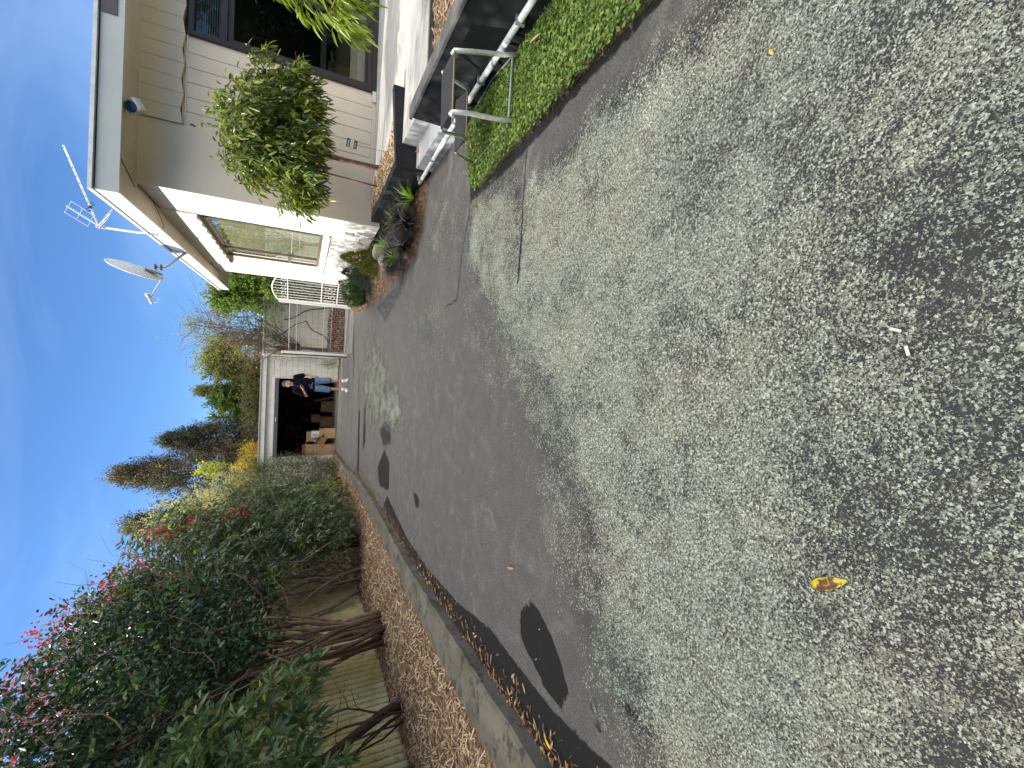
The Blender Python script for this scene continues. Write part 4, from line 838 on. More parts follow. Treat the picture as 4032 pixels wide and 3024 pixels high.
# right hand gripping, left hand in the pocket edge: palm, four fingers and a thumb each
def hand(w_, d, nrm_, curl, s_=1.0):
    w_, d, nrm_ = Vector(w_), Vector(d).normalized(), Vector(nrm_).normalized(); sd_ = d.cross(nrm_); pr = [(w_, .026, w_ + d * .075, .030, (1, 1, .8))]
    for k, ln in enumerate((.068, .078, .072, .056)):
        r0_ = w_ + d * .08 + sd_ * (.030 - .020 * k); k1 = r0_ + (d * math.cos(curl) + nrm_ * math.sin(curl)) * ln * .5; k2 = k1 + (d * math.cos(curl * 2) + nrm_ * math.sin(curl * 2)) * ln * .5
        pr += [(r0_, .0092, k1, .0085), (k1, .0085, k2, .0072)]
    th0 = w_ + d * .025 + sd_ * .028; th1 = th0 + (sd_ * .7 + d * .6 + nrm_ * .4).normalized() * .038; pr += [(th0, .012, th1, .010), (th1, .010, th1 + (d * .8 + nrm_ * .6).normalized() * .03, .008)]
    return pr
prims += hand(Rwr, (.55, -.15, .55), (.5, -.6, -.2), .85) + hand(Lwr, (-.1, .0, -1), (-.5, -.5, 0), .5)
body = remeshed('body', prims, .0075, skin, per, 2)
navy = mat('navy cotton', (.006, .006, .015), 1.0, var=.2, scale=12, spec=.1)
slv = lambda s_, e_, t_: tuple(Vector(s_).lerp(Vector(e_), t_))
shirt = remeshed('t_shirt', [(P_(-.15, 0, 1.435), .070, P_(.15, 0, 1.435), .070), (P_(-.06, 0, 1.30), .135, P_(.06, 0, 1.30), .135, (1.0, .85, 1)), (P_(-.07, -.01, 1.15), .13, P_(.07, -.01, 1.15), .13, (1, .92, 1)), (P_(-.08, -.01, .98), .125, P_(.08, -.01, .98), .125, (1, .95, .75)), (P_(0, 0, 1.35), .15, P_(0, -.01, 1.0), .15, (1.15, .8, 1)), (P_(0, 0, 1.45), .075, P_(0, -.002, 1.475), .066),
                             (Rs, .078, slv(Rs, Re, .72), .072), (Ls, .076, slv(Ls, Le, .62), .072)], .009, navy, per, 2)
gpr = mat('grey print', (.16, .16, .17), .8); mb = MB()
for i, (x, z, rx_, rz_, an_) in enumerate(((-.07, 1.03, .05, .012, .5), (-.03, 1.01, .04, .010, -.3), (.03, .99, .045, .009, .2), (-.10, 1.0, .02, .018, 0), (-.02, 1.07, .03, .006, .9))):
    Mp = Matrix.Translation(P_(x, -.150 + abs(x) * .10, z)) @ Matrix.Rotation(an_, 4, 'Y'); mb.ball((0, 0, 0), (rx_, .006, rz_), 10, 6, None) if False else mb.add([Mp @ Vector((rx_ * math.cos(a), 0, rz_ * math.sin(a))) for a in np.linspace(0, 6.283, 13)[:-1]], [tuple(range(12))])
mb.build('shirt_print', gpr, shirt)
denim = mat('blue denim', (.10, .185, .32), .85, var=.25, scale=9, bmp=.3, bscale=40)
remeshed('shorts', [(P_(-.07, 0, .92), .125, P_(.07, 0, .92), .125, (1, .88, .7)), (P_(-.10, 0, .88), .115, P_(-.135, -.01, .55), .098, (.95, .95, .8)), (P_(.10, 0, .88), .115, P_(.135, -.01, .55), .098, (.95, .95, .8))], .009, denim, per, 2)
hairm = mat('short dark brown hair', (.045, .03, .022), .8, var=.3, scale=60, bmp=.4)
remeshed('hair', [(P_(0, .016, 1.69), .098, P_(0, .02, 1.695), .094, (.98, 1.12, .92)), (P_(0, .045, 1.60), .080, P_(0, .04, 1.67), .09, (1.10, .95, 1))], .007, hairm, per, 2)
dkm = mat('eye dark', (.02, .015, .012), .3)
for s_ in (-1, 1):
    MB().ball(P_(.031 * s_, -.098, 1.628), (.013, .008, .007), 10, 6).build('eye', dkm, per, smooth=True); MB().ball(P_(.032 * s_, -.102, 1.645), (.018, .006, .004), 10, 6).build('eyebrow', hairm, per, smooth=True)
MB().ball(P_(0, -.098, 1.565), (.022, .007, .005), 10, 6).build('mouth', mat('lips', (.36, .14, .12), .5), per, smooth=True)
sock = mat('white sock', (.72, .70, .74), .9); shoe = mat('white sneaker', (.62, .62, .60), .5, var=.1, scale=20, col2=(.4, .4, .39)); sole_m = mat('sneaker sole', (.45, .45, .43), .6)
for s_, yaw in ((-1, -.35), (1, .3)):
    ax, ay_ = .125 * s_, .01
    MB().tube([P_(ax, ay_, .20), P_(ax, ay_, .08)], [.045, .046], 12).build('sock', sock, per, smooth=True)
    fx, fy = math.sin(yaw), -math.cos(yaw)
    remeshed('sneaker', [(P_(ax - fx * .03, ay_ - fy * .03, .062), .046, P_(ax + fx * .07, ay_ + fy * .07, .060), .046), (P_(ax + fx * .07, ay_ + fy * .07, .055), .046, P_(ax + fx * .17, ay_ + fy * .17, .042), .040, (1, 1, .85)), (P_(ax - fx * .02, ay_ - fy * .02, .06), .044, P_(ax, ay_, .10), .044)], .008, shoe, per, 1)
    MB().tube([P_(ax - fx * .07, ay_ - fy * .07, .017), P_(ax, ay_, .017), P_(ax + fx * .10, ay_ + fy * .10, .017), P_(ax + fx * .20, ay_ + fy * .20, .017)], [.034, .042, .046, .034], 12).build('shoe_sole', sole_m, per, smooth=True)
hd = thing('handheld_gadget', 'small dark gadget held up in the hand of the person', 'gadget'); MB().box(-.016, .016, -.008, .008, -.02, .09, Matrix.Translation(P_(-.035, -.225, 1.30)) @ Matrix.Rotation(R_(-18), 4, 'Y')).build('gadget_body', black_m, hd, bevel=.004)

# ================================================================== VEGETATION, LEFT SIDE
Xv = lambda *b: list(b)
def plant(name, label, cat='shrub', group=None): return thing(name, label, cat, group=group)
b_tan = bark('tan bark', (.20, .13, .085), (.12, .08, .05)); b_brown = bark('brown bark', (.13, .075, .045), (.07, .05, .035)); b_dark = bark('dark bark', (.06, .035, .022), (.09, .06, .04)); b_grey = bark('grey bark', (.22, .18, .145), (.13, .11, .09)); b_pale = bark('pale bark', (.34, .27, .20), (.22, .18, .14))

# camellia: the big dark green shrub
cam_t = plant('camellia_shrub', 'tall dark glossy green shrub on many brown stems at the left of the planting bed')
cam_b = [(-3.75, 6.3, 2.9, .85, 1.2, 1.25), (-3.65, 5.2, 3.7, .85, 1.1, 1.15), (-3.75, 7.3, 3.15, .75, .95, 1.0), (-3.8, 4.1, 4.0, .9, 1.2, 1.2), (-3.6, 6.5, 1.95, .6, .8, .5), (-3.55, 5.3, 2.3, .6, .7, .7), (-3.8, 8.1, 3.5, .55, .7, .75), (-3.45, 7.4, 2.1, .5, .7, .7), (-3.35, 5.9, 1.9, .5, .7, .45), (-3.9, 2.8, 4.0, .9, 1.2, 1.2), (-4.0, 1.4, 3.9, .9, 1.2, 1.2)]
cml = leafmat('camellia leaf', [(.010, .028, .015), (.016, .042, .022), (.026, .06, .028), (.04, .085, .03)], .22, .32)
P, D = blob_pts(cam_b, 5600, .35, .25); Q, A, _ = sprays(P, D, 7, .24, .1, .55)
leaf_mesh('foliage', Q, A, RNG.uniform(.055, .09, len(Q)), RNG.uniform(.026, .040, len(Q)), cml, cam_t, droop=.2)
k = RNG.choice(len(Q), 90, replace=False); leaf_mesh('yellowing_leaves', Q[k] + .01, A[k], .07, .032, leafmat('yellow leaf', [(.45, .30, .03), (.35, .33, .06), (.42, .18, .04)], .3), cam_t)
mb = MB(); tg = [(-3.65 + random.uniform(-.35, .25), 6.2 + random.uniform(-1.5, 1.3), random.uniform(2.0, 3.6)) for _ in range(15)]; stems(mb, (-3.5, 6.15, .06), tg, .036, .008, .06, .17, 7, 2, .004); mb.build('stem_cluster', b_brown, cam_t, smooth=True)
mb = MB(); stems(mb, (-3.42, 6.35, .06), [(-3.4 + random.uniform(-.2, .2), 6.1 + random.uniform(-.9, .7), random.uniform(1.5, 2.3)) for _ in range(11)], .030, .012, .06, .14, 7, 1, .003); mb.build('front_stems', b_tan, cam_t, smooth=True)
mb = MB(); stems(mb, (-3.95, 2.6, .05), [(-3.9, 2.0, 3.6), (-3.8, 3.4, 3.8)], .05, .01, .1, .12, 7); mb.build('rear_trunk', b_dark, cam_t, smooth=True)

def rhodo(name, label, blobs, n, m, lf, L0, L1, mat_, base, nst, r0, bk, group=None, ratio=.30, dz=.5):
    t_ = plant(name, label, group=group); P, D = blob_pts(blobs, n, .5, .3); D[:, 0] += .35; Q, A, _ = whorls(P, D, m, dz)
    leaf_mesh('foliage', Q, A, RNG.uniform(L0, L1, len(Q)), RNG.uniform(L0 * ratio, L1 * ratio, len(Q)), mat_, t_, droop=.22, fold=.2)
    mb = MB(); tg = [tuple(p - np.array([.02, 0, .03])) for p in P[RNG.choice(len(P), nst, replace=False)]]; stems(mb, base, tg, r0, .006, .09, .08, 7, 2, .003); mb.build('stems', bk, t_, smooth=True); return t_, P
rhl = leafmat('rhododendron leaf', [(.045, .085, .03), (.065, .115, .045), (.10, .15, .065), (.13, .18, .08)], .28, .4)
ra, P = rhodo('rhododendron', 'low spreading shrub with whorls of long mid green leaves nearest the viewer', [(-3.15, 4.25, 1.45, .45, .55, .55), (-3.25, 4.95, 1.25, .3, .35, .3), (-3.3, 3.5, 1.6, .55, .6, .8), (-3.35, 2.7, 1.7, .6, .6, .9), (-3.35, 4.3, 2.0, .4, .5, .35)], 520, 9, 0, .10, .15, rhl, (-3.70, 4.8, .05), 7, .016, b_dark)
MB().tube([(-3.66, 4.86, .04), (-3.63, 4.75, .35), (-3.58, 4.45, .75), (-3.5, 4.1, 1.2), (-3.4, 3.7, 1.7)], [.062, .052, .045, .035, .015], 9).build('trunk', b_dark, ra, smooth=True)
MB().tube([(-3.86, 4.22, .04), (-3.82, 4.05, .3), (-3.72, 3.75, .62), (-3.6, 3.4, 1.1)], [.066, .06, .05, .03], 9).build('trunk', b_dark, ra, smooth=True)
MB().tube(wiggle((-3.3, 5.3, .75), (-3.35, 6.0, 1.9), 8, .06), .012, 6).build('hanging_branch', b_tan, ra, smooth=True)
k = RNG.choice(len(P), 14, replace=False); Q, A, _ = whorls(P[k], RNG.normal(size=(14, 3)), 2); leaf_mesh('yellow_leaves', Q, A, .12, .035, leafmat('bright yellow leaf', [(.55, .42, .02), (.6, .36, .02)], .3), ra)

rh2 = leafmat('pale rhododendron leaf', [(.04, .07, .03), (.075, .11, .05), (.13, .165, .10), (.22, .25, .18)], .22, .38)
rb, P = rhodo('rhododendron', 'broad leaved shrub with pale grey green whorls midway along the bed', [(-3.0, 9.5, 1.0, .55, 1.1, .85), (-3.1, 9.0, 2.1, .6, 1.1, .9), (-3.05, 10.8, 1.4, .6, 1.0, 1.2), (-3.25, 9.9, 2.9, .6, 1.3, .8), (-3.15, 8.2, 2.0, .45, .7, .7), (-3.0, 8.7, .9, .4, .5, .6), (-3.3, 10.9, 3.5, .5, 1.1, .75)], 1700, 8, 0, .085, .14, rh2, (-3.3, 9.2, .08), 22, .028, b_brown)
rc_ = leafmat('mid green leaf', [(.022, .05, .02), (.045, .09, .03), (.08, .13, .05)], .25, .4)
P, D = blob_pts([(-3.2, 9.7, 1.4, .6, 1.5, 1.3), (-3.3, 9.3, 2.7, .6, 1.5, 1.1), (-3.2, 11.2, 1.8, .6, .8, 1.5)], 2600, .3, .3); Q, A, _ = sprays(P, D, 6, .2, .1, .6); leaf_mesh('inner_foliage', Q, A, .06, .03, rc_, rb)
k = P[RNG.choice(len(P), 60)]; Q, A, _ = sprays(k, RNG.normal(size=k.shape), 5, .14, .3, .6); leaf_mesh('fresh_leaves', Q, A, .08, .045, leafmat('lime leaf', [(.16, .28, .03), (.24, .34, .05)], .35), rb)
for c_ in ((-3.35, 10.2, 3.05), (-3.2, 9.8, 2.35), (-3.3, 9.4, 3.4)):
    Q = np.array(c_) + np.array([.45, 0, 0]) + RNG.normal(size=(70, 3)) * np.array([.08, .12, .12]); leaf_mesh('red_leaves', Q, RNG.normal(size=(70, 3)), .075, .05, leafmat('scarlet leaf', [(.34, .02, .03), (.42, .06, .05), (.26, .015, .03)], .3, .5, (1.2, .7, .6)), rb)

# grey bare-branched shrub between camellia and the pale whorled one
bs = plant('bare_branched_shrub', 'shrub of bare pale grey tangled branches rising above the planting bed')
mb = MB(); tg = [(-3.5 + random.uniform(-.5, .3), 8.0 + random.uniform(-1.2, 2.0), random.uniform(2.6, 4.4)) for _ in range(17)]; stems(mb, (-3.75, 8.7, .05), tg, .024, .005, .09, .3, 6, 5, .004); mb.build('branches', b_grey, bs, smooth=True)
mb = MB(); tg = [(-3.45 + random.uniform(-.3, .3), 8.9 + random.uniform(-1.4, 1.4), random.uniform(1.2, 3.4)) for _ in range(26)]; stems(mb, (-3.5, 9.2, .3), tg, .011, .003, .14, .7, 5, 3, .003); mb.build('twigs', b_pale, bs, smooth=True)
P, D = blob_pts([(-3.6, 8.4, 3.7, .5, 1.1, .5)], 260, .3, .3); Q, A, _ = sprays(P, D, 5, .16); leaf_mesh('sparse_leaves', Q, A, .08, .035, rc_, bs)

# red-leaved maple behind the fence
mp_t = plant('maple_tree', 'small tree with bright red autumn leaves above the dark green shrub', 'tree')
rdl = leafmat('maple leaf', [(.22, .015, .03), (.36, .03, .045), (.46, .07, .06), (.42, .18, .07)], .32, .5, (1.2, .8, .8))
mpb = [(-4.9, 10.4, 4.6, .8, 1.3, .75), (-4.9, 8.3, 4.5, .7, 1.0, .6), (-4.5, 11.6, 4.1, .6, 1.0, .8), (-5.0, 6.6, 4.4, .6, .9, .6), (-4.2, 10.0, 3.9, .5, 1.3, .6)]
P, D = blob_pts(mpb, 1900, .2, .3); Q, A, _ = sprays(P, D, 5, .22, 0, .8); leaf_mesh('crown', Q, A, RNG.uniform(.04, .075, len(Q)), RNG.uniform(.03, .055, len(Q)), rdl, mp_t, droop=.3)
mb = MB(); stems(mb, (-5.0, 9.3, .0), [tuple(p) for p in P[RNG.choice(len(P), 34, replace=False)]], .045, .004, .08, .12, 6, 4, .003); mb.build('trunk', b_grey, mp_t, smooth=True)
P, D = blob_pts([(-5.1, 9.0, 3.7, .7, 2.6, 1.0), (-5.2, 6.0, 3.6, .7, 1.4, .9)], 700, .3, .3); Q, A, _ = sprays(P, D, 5, .22); gt = plant('evergreen_tree', 'green and yellow leaved tree behind the red maple', 'tree'); leaf_mesh('crown', Q, A, .06, .035, leafmat('mixed green leaf', [(.05, .09, .02), (.12, .18, .03), (.3, .28, .05)], .35), gt)
mb = MB(); stems(mb, (-5.3, 8.0, 0), [tuple(p) for p in P[RNG.choice(len(P), 16, replace=False)]], .05, .006, .08, .1, 6); mb.build('trunk', b_brown, gt, smooth=True)

# small-leaved hedge running to the garage
hg = plant('small_leaved_hedge', 'dense hedge of tiny grey green leaves running to the garage', 'hedge')
hb = [(-3.55, 12.2, 1.9, .72, 1.1, 1.95), (-3.6, 13.8, 1.95, .78, 1.2, 2.1), (-3.55, 15.4, 1.75, .80, 1.1, 1.95), (-3.6, 16.9, 1.45, .85, 1.0, 1.7), (-3.15, 16.5, 1.3, .5, .6, 1.35), (-3.2, 15.4, .9, .5, .8, 1.0)]
P, D = blob_pts(hb, 8500, .72, .18); Q, A, _ = sprays(P, D, 8, .16, .2, .7); small_leaves('foliage', Q, A, RNG.uniform(.022, .045, len(Q)), RNG.uniform(.014, .026, len(Q)), leafmat('hedge leaf', [(.03, .05, .02), (.05, .08, .03), (.085, .11, .05), (.16, .18, .09)], .25), hg)
P2, D2 = blob_pts([(-3.5, 12.6, 3.5, .6, 1.5, .85), (-3.6, 15.4, 3.0, .65, 1.2, .7)], 1300, .8, .2); Q, A, _ = sprays(P2, D2, 8, .16, .4, .7); small_leaves('sunlit_tips', Q, A, .04, .024, leafmat('sunlit cream leaf', [(.30, .29, .17), (.42, .40, .26), (.5, .45, .34)], .3), hg)  # sunlight along the hedge top put into the leaf colour
mb = MB(); stems(mb, (-3.7, 13.6, .05), [tuple(p) for p in P[RNG.choice(len(P), 40, replace=False)]], .03, .004, .08, .7, 5, 1); mb.build('branches', b_brown, hg, smooth=True)
mb = MB()
for p in P[RNG.choice(len(P), 120, replace=False)]:
    q = Vector(p); mb.tube(wiggle(q, q + Vector((random.uniform(.02, .25), random.uniform(-.3, .2), random.uniform(-.1, .3))), 5, .12), [.004, .004, .003, .002, .0015], 4)
mb.build('twigs', b_pale, hg)
vs_ = plant('lime_shrub', 'small lime green leafed plant growing at the foot of the hedge')
P, D = blob_pts([(-2.95, 11.6, .75, .28, .5, .5), (-2.9, 12.6, .5, .2, .3, .3), (-3.0, 10.9, 1.1, .2, .3, .3)], 170, .5, .3); Q, A, _ = sprays(P, D, 6, .13, .3, .7); leaf_mesh('foliage', Q, A, .055, .03, leafmat('lime leaf two', [(.12, .20, .03), (.20, .30, .05), (.30, .38, .09)], .3), vs_); mb = MB(); stems(mb, (-2.95, 11.7, .05), [tuple(p) for p in P[:10]], .01, .003); mb.build('stems', b_brown, vs_)
gs = plant('golden_shrub', 'golden yellow leafed shrub catching the sun beside the garage roof')
P, D = blob_pts([(-3.5, 17.3, 2.95, .55, .5, .45), (-3.0, 19.6, 3.0, .4, .5, .4), (-4.2, 16.2, 3.6, .6, .8, .35)], 900, .4, .3); Q, A, _ = sprays(P, D, 7, .18, .2, .7); small_leaves('foliage', Q, A, .055, .034, leafmat('golden leaf', [(.22, .20, .03), (.42, .33, .04), (.55, .40, .06), (.45, .22, .05)], .4), gs)
mb = MB(); stems(mb, (-4.25, 17.6, 0), [tuple(p) for p in P[:16]], .02, .004, .1, .1); mb.build('stems', b_pale, gs)

# conifers and trees beyond
def conifer(label, cx, cy, h, r, n, mats, z0=1.0, group='feathery conifers beyond the hedge', lean=.0, spray=.42, Ls=.08, Ws=.03):
    t_ = plant('conifer_tree', label, 'conifer', group); MB().tube([(cx, cy, 0), (cx, cy, h * .9)], [.12, .02], 7).build('trunk', b_brown, t_)
    for nm, m_, frac, up_ in mats:
        k = int(n * frac); u = RNG.random(k); z = z0 + (h - z0) * u; rr = r * np.clip(1.12 - u, .04, 1) ** 1.05 * np.sqrt(.25 + .75 * RNG.random(k)); a = RNG.random(k) * 6.283; lob = 1 + .26 * np.sin(z * 6.5 + a * 3 + cx) + .30 * np.sin(a * 5 + z * 1.3) + .22 * np.sin(a * 11 - z * 2.9); z = z + .35 * np.sin(a * 7 + u * 5) * (RNG.random(k) ** 2)
        P = np.stack([cx + rr * lob * np.cos(a), cy + rr * lob * np.sin(a), z], 1); D = np.stack([np.cos(a) * .5, np.sin(a) * .5, np.full(k, up_)], 1)
        Q, A, _ = sprays(P, D, 12, spray, .5, .35, .3); small_leaves(nm, Q, A, Ls, Ws, m_, t_, nup=0)
    return t_
bro = leafmat('brown tipped needles', [(.10, .055, .04), (.16, .09, .06), (.22, .13, .08), (.13, .11, .05)], .25); dgn = leafmat('dark needles', [(.02, .035, .02), (.035, .055, .025), (.06, .075, .03)], .2); gdn = leafmat('golden needles', [(.20, .17, .04), (.34, .26, .05), (.28, .28, .06)], .3)
mm = [('brown_foliage', bro, .5, .9), ('dark_foliage', dgn, .42, .7), ('golden_foliage', gdn, .08, .6)]
conifer('tallest brown tipped feathery conifer above the left hedge', -4.1, 21.8, 7.6, 1.9, 4600, mm)
conifer('dark feathery conifer nearest the garage roof', -2.85, 22.6, 6.3, 1.5, 3600, [('dark_foliage', dgn, .75, .7), ('brown_foliage', bro, .25, .9)], 1.5)
conifer('brown feathery conifer furthest left beyond the hedge', -5.9, 21.0, 7.0, 1.9, 3000, mm)
conifer('brown feathery conifer hidden behind the red maple', -8.2, 20.0, 6.9, 1.5, 2500, mm)
gy_ = plant('gold_tree', 'bright yellow green tree top in front of the brown conifers', 'tree'); P, D = blob_pts([(-4.6, 18.2, 4.1, .35, .5, .9), (-5.2, 18.2, 5.0, .5, .45, .35), (-3.6, 19.2, 4.2, .35, .4, .6)], 420, .2, .3); Q, A, _ = sprays(P, D, 8, .22, .2, .7); small_leaves('crown', Q, A, .07, .038, leafmat('yellow green leaf', [(.25, .28, .03), (.42, .42, .05), (.55, .48, .06)], .4), gy_); mb = MB(); stems(mb, (-4.6, 18.3, 0), [tuple(p) for p in P[:14]], .03, .005, .06, .1); mb.build('trunk', b_brown, gy_)

cb_ = plant('cabbage_palm', 'spiky cabbage palm head rising behind the garage roof', 'palm'); MB().tube([(-2.0, 24, 0), (-2.02, 24, 4.75)], [.11, .07], 8).build('trunk', b_brown, cb_)
mb = MB()
for i in range(90):
    a = random.uniform(0, 6.28); el = random.uniform(-.5, 1.35); L_ = random.uniform(.55, .85); d = Vector((math.cos(a) * math.cos(el), math.sin(a) * math.cos(el), math.sin(el))); sd_ = d.cross(Vector((0, 0, 1))).normalized(); o0 = Vector((-2.02, 24, 4.75)); pts = [o0 + d * L_ * t_ + Vector((0, 0, -.22 * t_ * t_)) for t_ in (0, .35, .7, 1)]; ws_ = (.012, .024, .018, .001)
    vs = []
    for p, w_ in zip(pts, ws_): vs += [p - sd_ * w_, p + sd_ * w_]
    mb.add(vs, [(2 * k, 2 * k + 1, 2 * k + 3, 2 * k + 2) for k in range(3)])
mb.build('crown', leafmat('palm blade', [(.06, .10, .03), (.10, .15, .05), (.15, .18, .08)], .2, .4), cb_)
def tree(name, label, blobs, n, m, leafm, L0, W0, base, nst, r0, bk, spread=.2, shell=.35, cat='tree', sub=2, group=None, amp=.07):
    t_ = plant(name, label, cat, group); P, D = blob_pts(blobs, n, shell, .55); Q, A, _ = sprays(P, D, m, spread, .15, .7); small_leaves('crown', Q, A, RNG.uniform(L0 * .7, L0 * 1.2, len(Q)), W0, leafm, t_)
    mb = MB(); stems(mb, base, [tuple(p) for p in P[RNG.choice(len(P), nst, replace=False)]], r0, .004, amp, .08, 6, sub); mb.build('trunk', bk, t_, smooth=True); return t_
olive = leafmat('olive leaf', [(.07, .09, .03), (.15, .17, .05), (.26, .26, .08), (.38, .34, .12)], .35); green2 = leafmat('fresh green leaf', [(.04, .09, .02), (.09, .16, .03), (.18, .26, .05), (.26, .30, .08)], .35); plum = leafmat('plum brown leaf', [(.10, .06, .04), (.12, .12, .05), (.06, .08, .03), (.20, .18, .07)], .25)
tree('leafy_tree', 'rounded bright green tree directly above the garage door', [(-1.1, 22, 4.2, .55, .5, .55), (-1.35, 22, 3.5, .6, .5, .5)], 1300, 8, green2, .10, .055, (-1.2, 22, 0), 12, .05, b_brown)
conifer('olive feathery conifer with a thin leaning tip behind the garage', -.75, 22.2, 5.1, .5, 1500, [('foliage', olive, 1, .9)], 2.3, None, Ls=.08)
tree('olive_tree', 'broad olive green tree behind the right end of the garage', [(.45, 22, 4.3, .8, .6, .75), (1.0, 22.2, 4.4, .55, .5, .6), (.1, 22, 3.6, .8, .6, .5)], 3200, 9, olive, .09, .04, (.5, 22.3, 0), 14, .05, b_brown, .3)
tree('plum_tree', 'dull brown green bush just above the garage fascia', [(-.6, 20.5, 3.05, .9, .5, .45), (-1.6, 20.6, 3.0, .7, .5, .4), (.3, 20.6, 3.0, .6, .5, .35)], 1200, 7, plum, .08, .04, (-.8, 20.7, 2.5), 10, .02, b_brown)
bt = tree('bare_tree', 'leafless upright tree with many thin branches above the block wall', [(1.45, 18.6, 4.0, .75, .5, 1.1), (1.2, 18.6, 3.3, .9, .5, .6), (1.7, 18.6, 4.7, .5, .4, .6)], 900, 5, olive, .06, .028, (1.25, 17.9, .1), 60, .022, b_brown, .25, .1, sub=4, amp=.05)
tree('evergreen_tree', 'dense green tree spilling over the block wall beside the house eave', [(2.75, 16.9, 3.15, .60, .45, .75), (3.25, 16.5, 2.8, .55, .45, .8), (2.55, 17.1, 3.7, .45, .4, .4), (2.9, 16.2, 2.2, .35, .3, .4)], 2600, 9, green2, .08, .045, (3.0, 16.6, 0), 18, .03, b_brown)
tree('bronze_tree', 'sparse bronze leaved tree top beside the far end of the eave', [(3.3, 19, 4.15, .55, .5, .35), (2.3, 19, 4.0, .5, .4, .45)], 500, 6, leafmat('bronze leaf', [(.20, .09, .07), (.26, .16, .10), (.15, .14, .08)], .35), .07, .03, (2.9, 19.2, 0), 14, .03, b_grey, .3, .2, sub=4)
# vine-like shrub trained on the block wall
vn = plant('wall_vine', 'twisting bare vine with a thick trunk against the block wall behind the wire gate', 'vine')
mb = MB(); mb.tube([(1.0, 16.95, .25), (.98, 16.9, .7), (1.02, 17.0, 1.2), (.97, 17.1, 1.7), (1.0, 17.2, 2.2)], [.07, .065, .055, .045, .03], 9)
stems(mb, (1.0, 17.05, 1.3), [(random.uniform(.7, 2.4), 17.2, random.uniform(2.4, 3.6)) for _ in range(36)], .014, .004, .10, .04, 5, 2)
mb.tube(wiggle((1.1, 16.95, .35), (2.0, 17.1, 1.2), 10, .08), .020, 7); mb.tube(wiggle((2.0, 17.1, 1.2), (1.35, 17.2, 2.2), 10, .10), .016, 7); mb.tube(wiggle((2.6, 17.1, .4), (2.0, 17.2, 1.9), 10, .10), .022, 7); mb.tube([(.98, 17.0, 1.75), (.85, 17.0, 2.1), (.62, 17.3, 2.45), (.50, 17.7, 2.64)], .02, 7); mb.build('vine_stems', b_dark, vn, smooth=True)
P, D = blob_pts([(1.5, 17.1, 2.2, .9, .12, .35), (2.3, 17.0, 2.2, .4, .2, .4)], 200, .2, .3); Q, A, _ = sprays(P, D, 4, .14); small_leaves('foliage', Q, A, .05, .03, green2, vn)
ivy = plant('variegated_plant', 'small white leafed climbing plant at the right foot of the garage pier', 'plant'); Q = np.array([.50, 17.95, .42]) + RNG.normal(size=(90, 3)) * np.array([.09, .04, .13]); small_leaves('foliage', Q, RNG.normal(size=(90, 3)), .06, .05, leafmat('variegated leaf', [(.5, .52, .36), (.3, .36, .18), (.62, .62, .5)], .25), ivy); mb = MB(); mb.tube([(.62, 17.9, 0), (.5, 17.96, .3), (.48, 17.98, .75)], .01, 5); mb.build('stem', b_brown, ivy)
lg = thing('fallen_log', 'short pale log lying at the right corner of the garage pier', 'log'); MB().tube([(.72, 17.2, .06), (.42, 17.35, .07)], .055, 9).build('log_body', bark('bleached wood', (.36, .33, .29), (.2, .18, .16)), lg, smooth=True)
mail = thing('path_light', 'small dark stake light standing at the far end of the kerb', 'garden light'); MB().tube([(-2.93, 15.4, .08), (-2.93, 15.4, .36)], .012, 6).build('stake', galv_m, mail); MB().tube([(-2.93, 15.4, .36), (-2.93, 15.4, .40), (-2.93, 15.4, .43)], [.05, .055, .01], 10).build('lamp_head', black_m, mail)
# backdrop of distant foliage closing the far end of neighbouring gardens
fb = [(x, 34 + 3 * math.sin(x), 2.6 + .8 * math.sin(x * 1.7), 3.2, 1.5, 2.4) for x in range(-26, 30, 4)] + [(-9 - .3 * i, 2 + i * 4.2, 2.0, 1.4, 2.6, 2.0 + .5 * math.sin(i * 2)) for i in range(7)]
P, D = blob_pts(fb, 9000, .8, .2); Q, A, _ = sprays(P, D, 5, .5, .1, .8); tag(small_leaves('distant_foliage', Q, A, .28, .18, leafmat('distant leaf', [(.03, .045, .02), (.06, .075, .03), (.10, .11, .05)], .2), None), 'distant green foliage of neighbouring gardens', 'foliage', kind='stuff')

nh = plant('shading_hedge', 'unseen tall dark hedge added beyond the corrugated fence to shade the driveway', 'hedge')  # out-of-view hedge added to keep the sun off the driveway
P, D = blob_pts([(-7.2, -9 + 2.1 * i, 2.5, .9, 1.5, 2.85 + .15 * math.sin(i * 2.3)) for i in range(13)], 5200, .7, .10); Q, A, _ = sprays(P, D, 6, .35, .1, .8); small_leaves('foliage', Q, A, .17, .12, cml, nh)
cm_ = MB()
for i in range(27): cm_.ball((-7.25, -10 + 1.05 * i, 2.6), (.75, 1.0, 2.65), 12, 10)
cm_.build('blocking_core', mat('dark blocking core', (.02, .03, .015), .95, var=.5, scale=6, bmp=1.0, bscale=12), nh)  # solid dark core added so no sun leaks through the leaves
mb = MB(); stems(mb, (-7.2, 4, 0), [(-7.2, -6 + i * 1.1, 4) for i in range(18)], .06, .01, .05, .3); mb.build('branches', b_brown, nh)

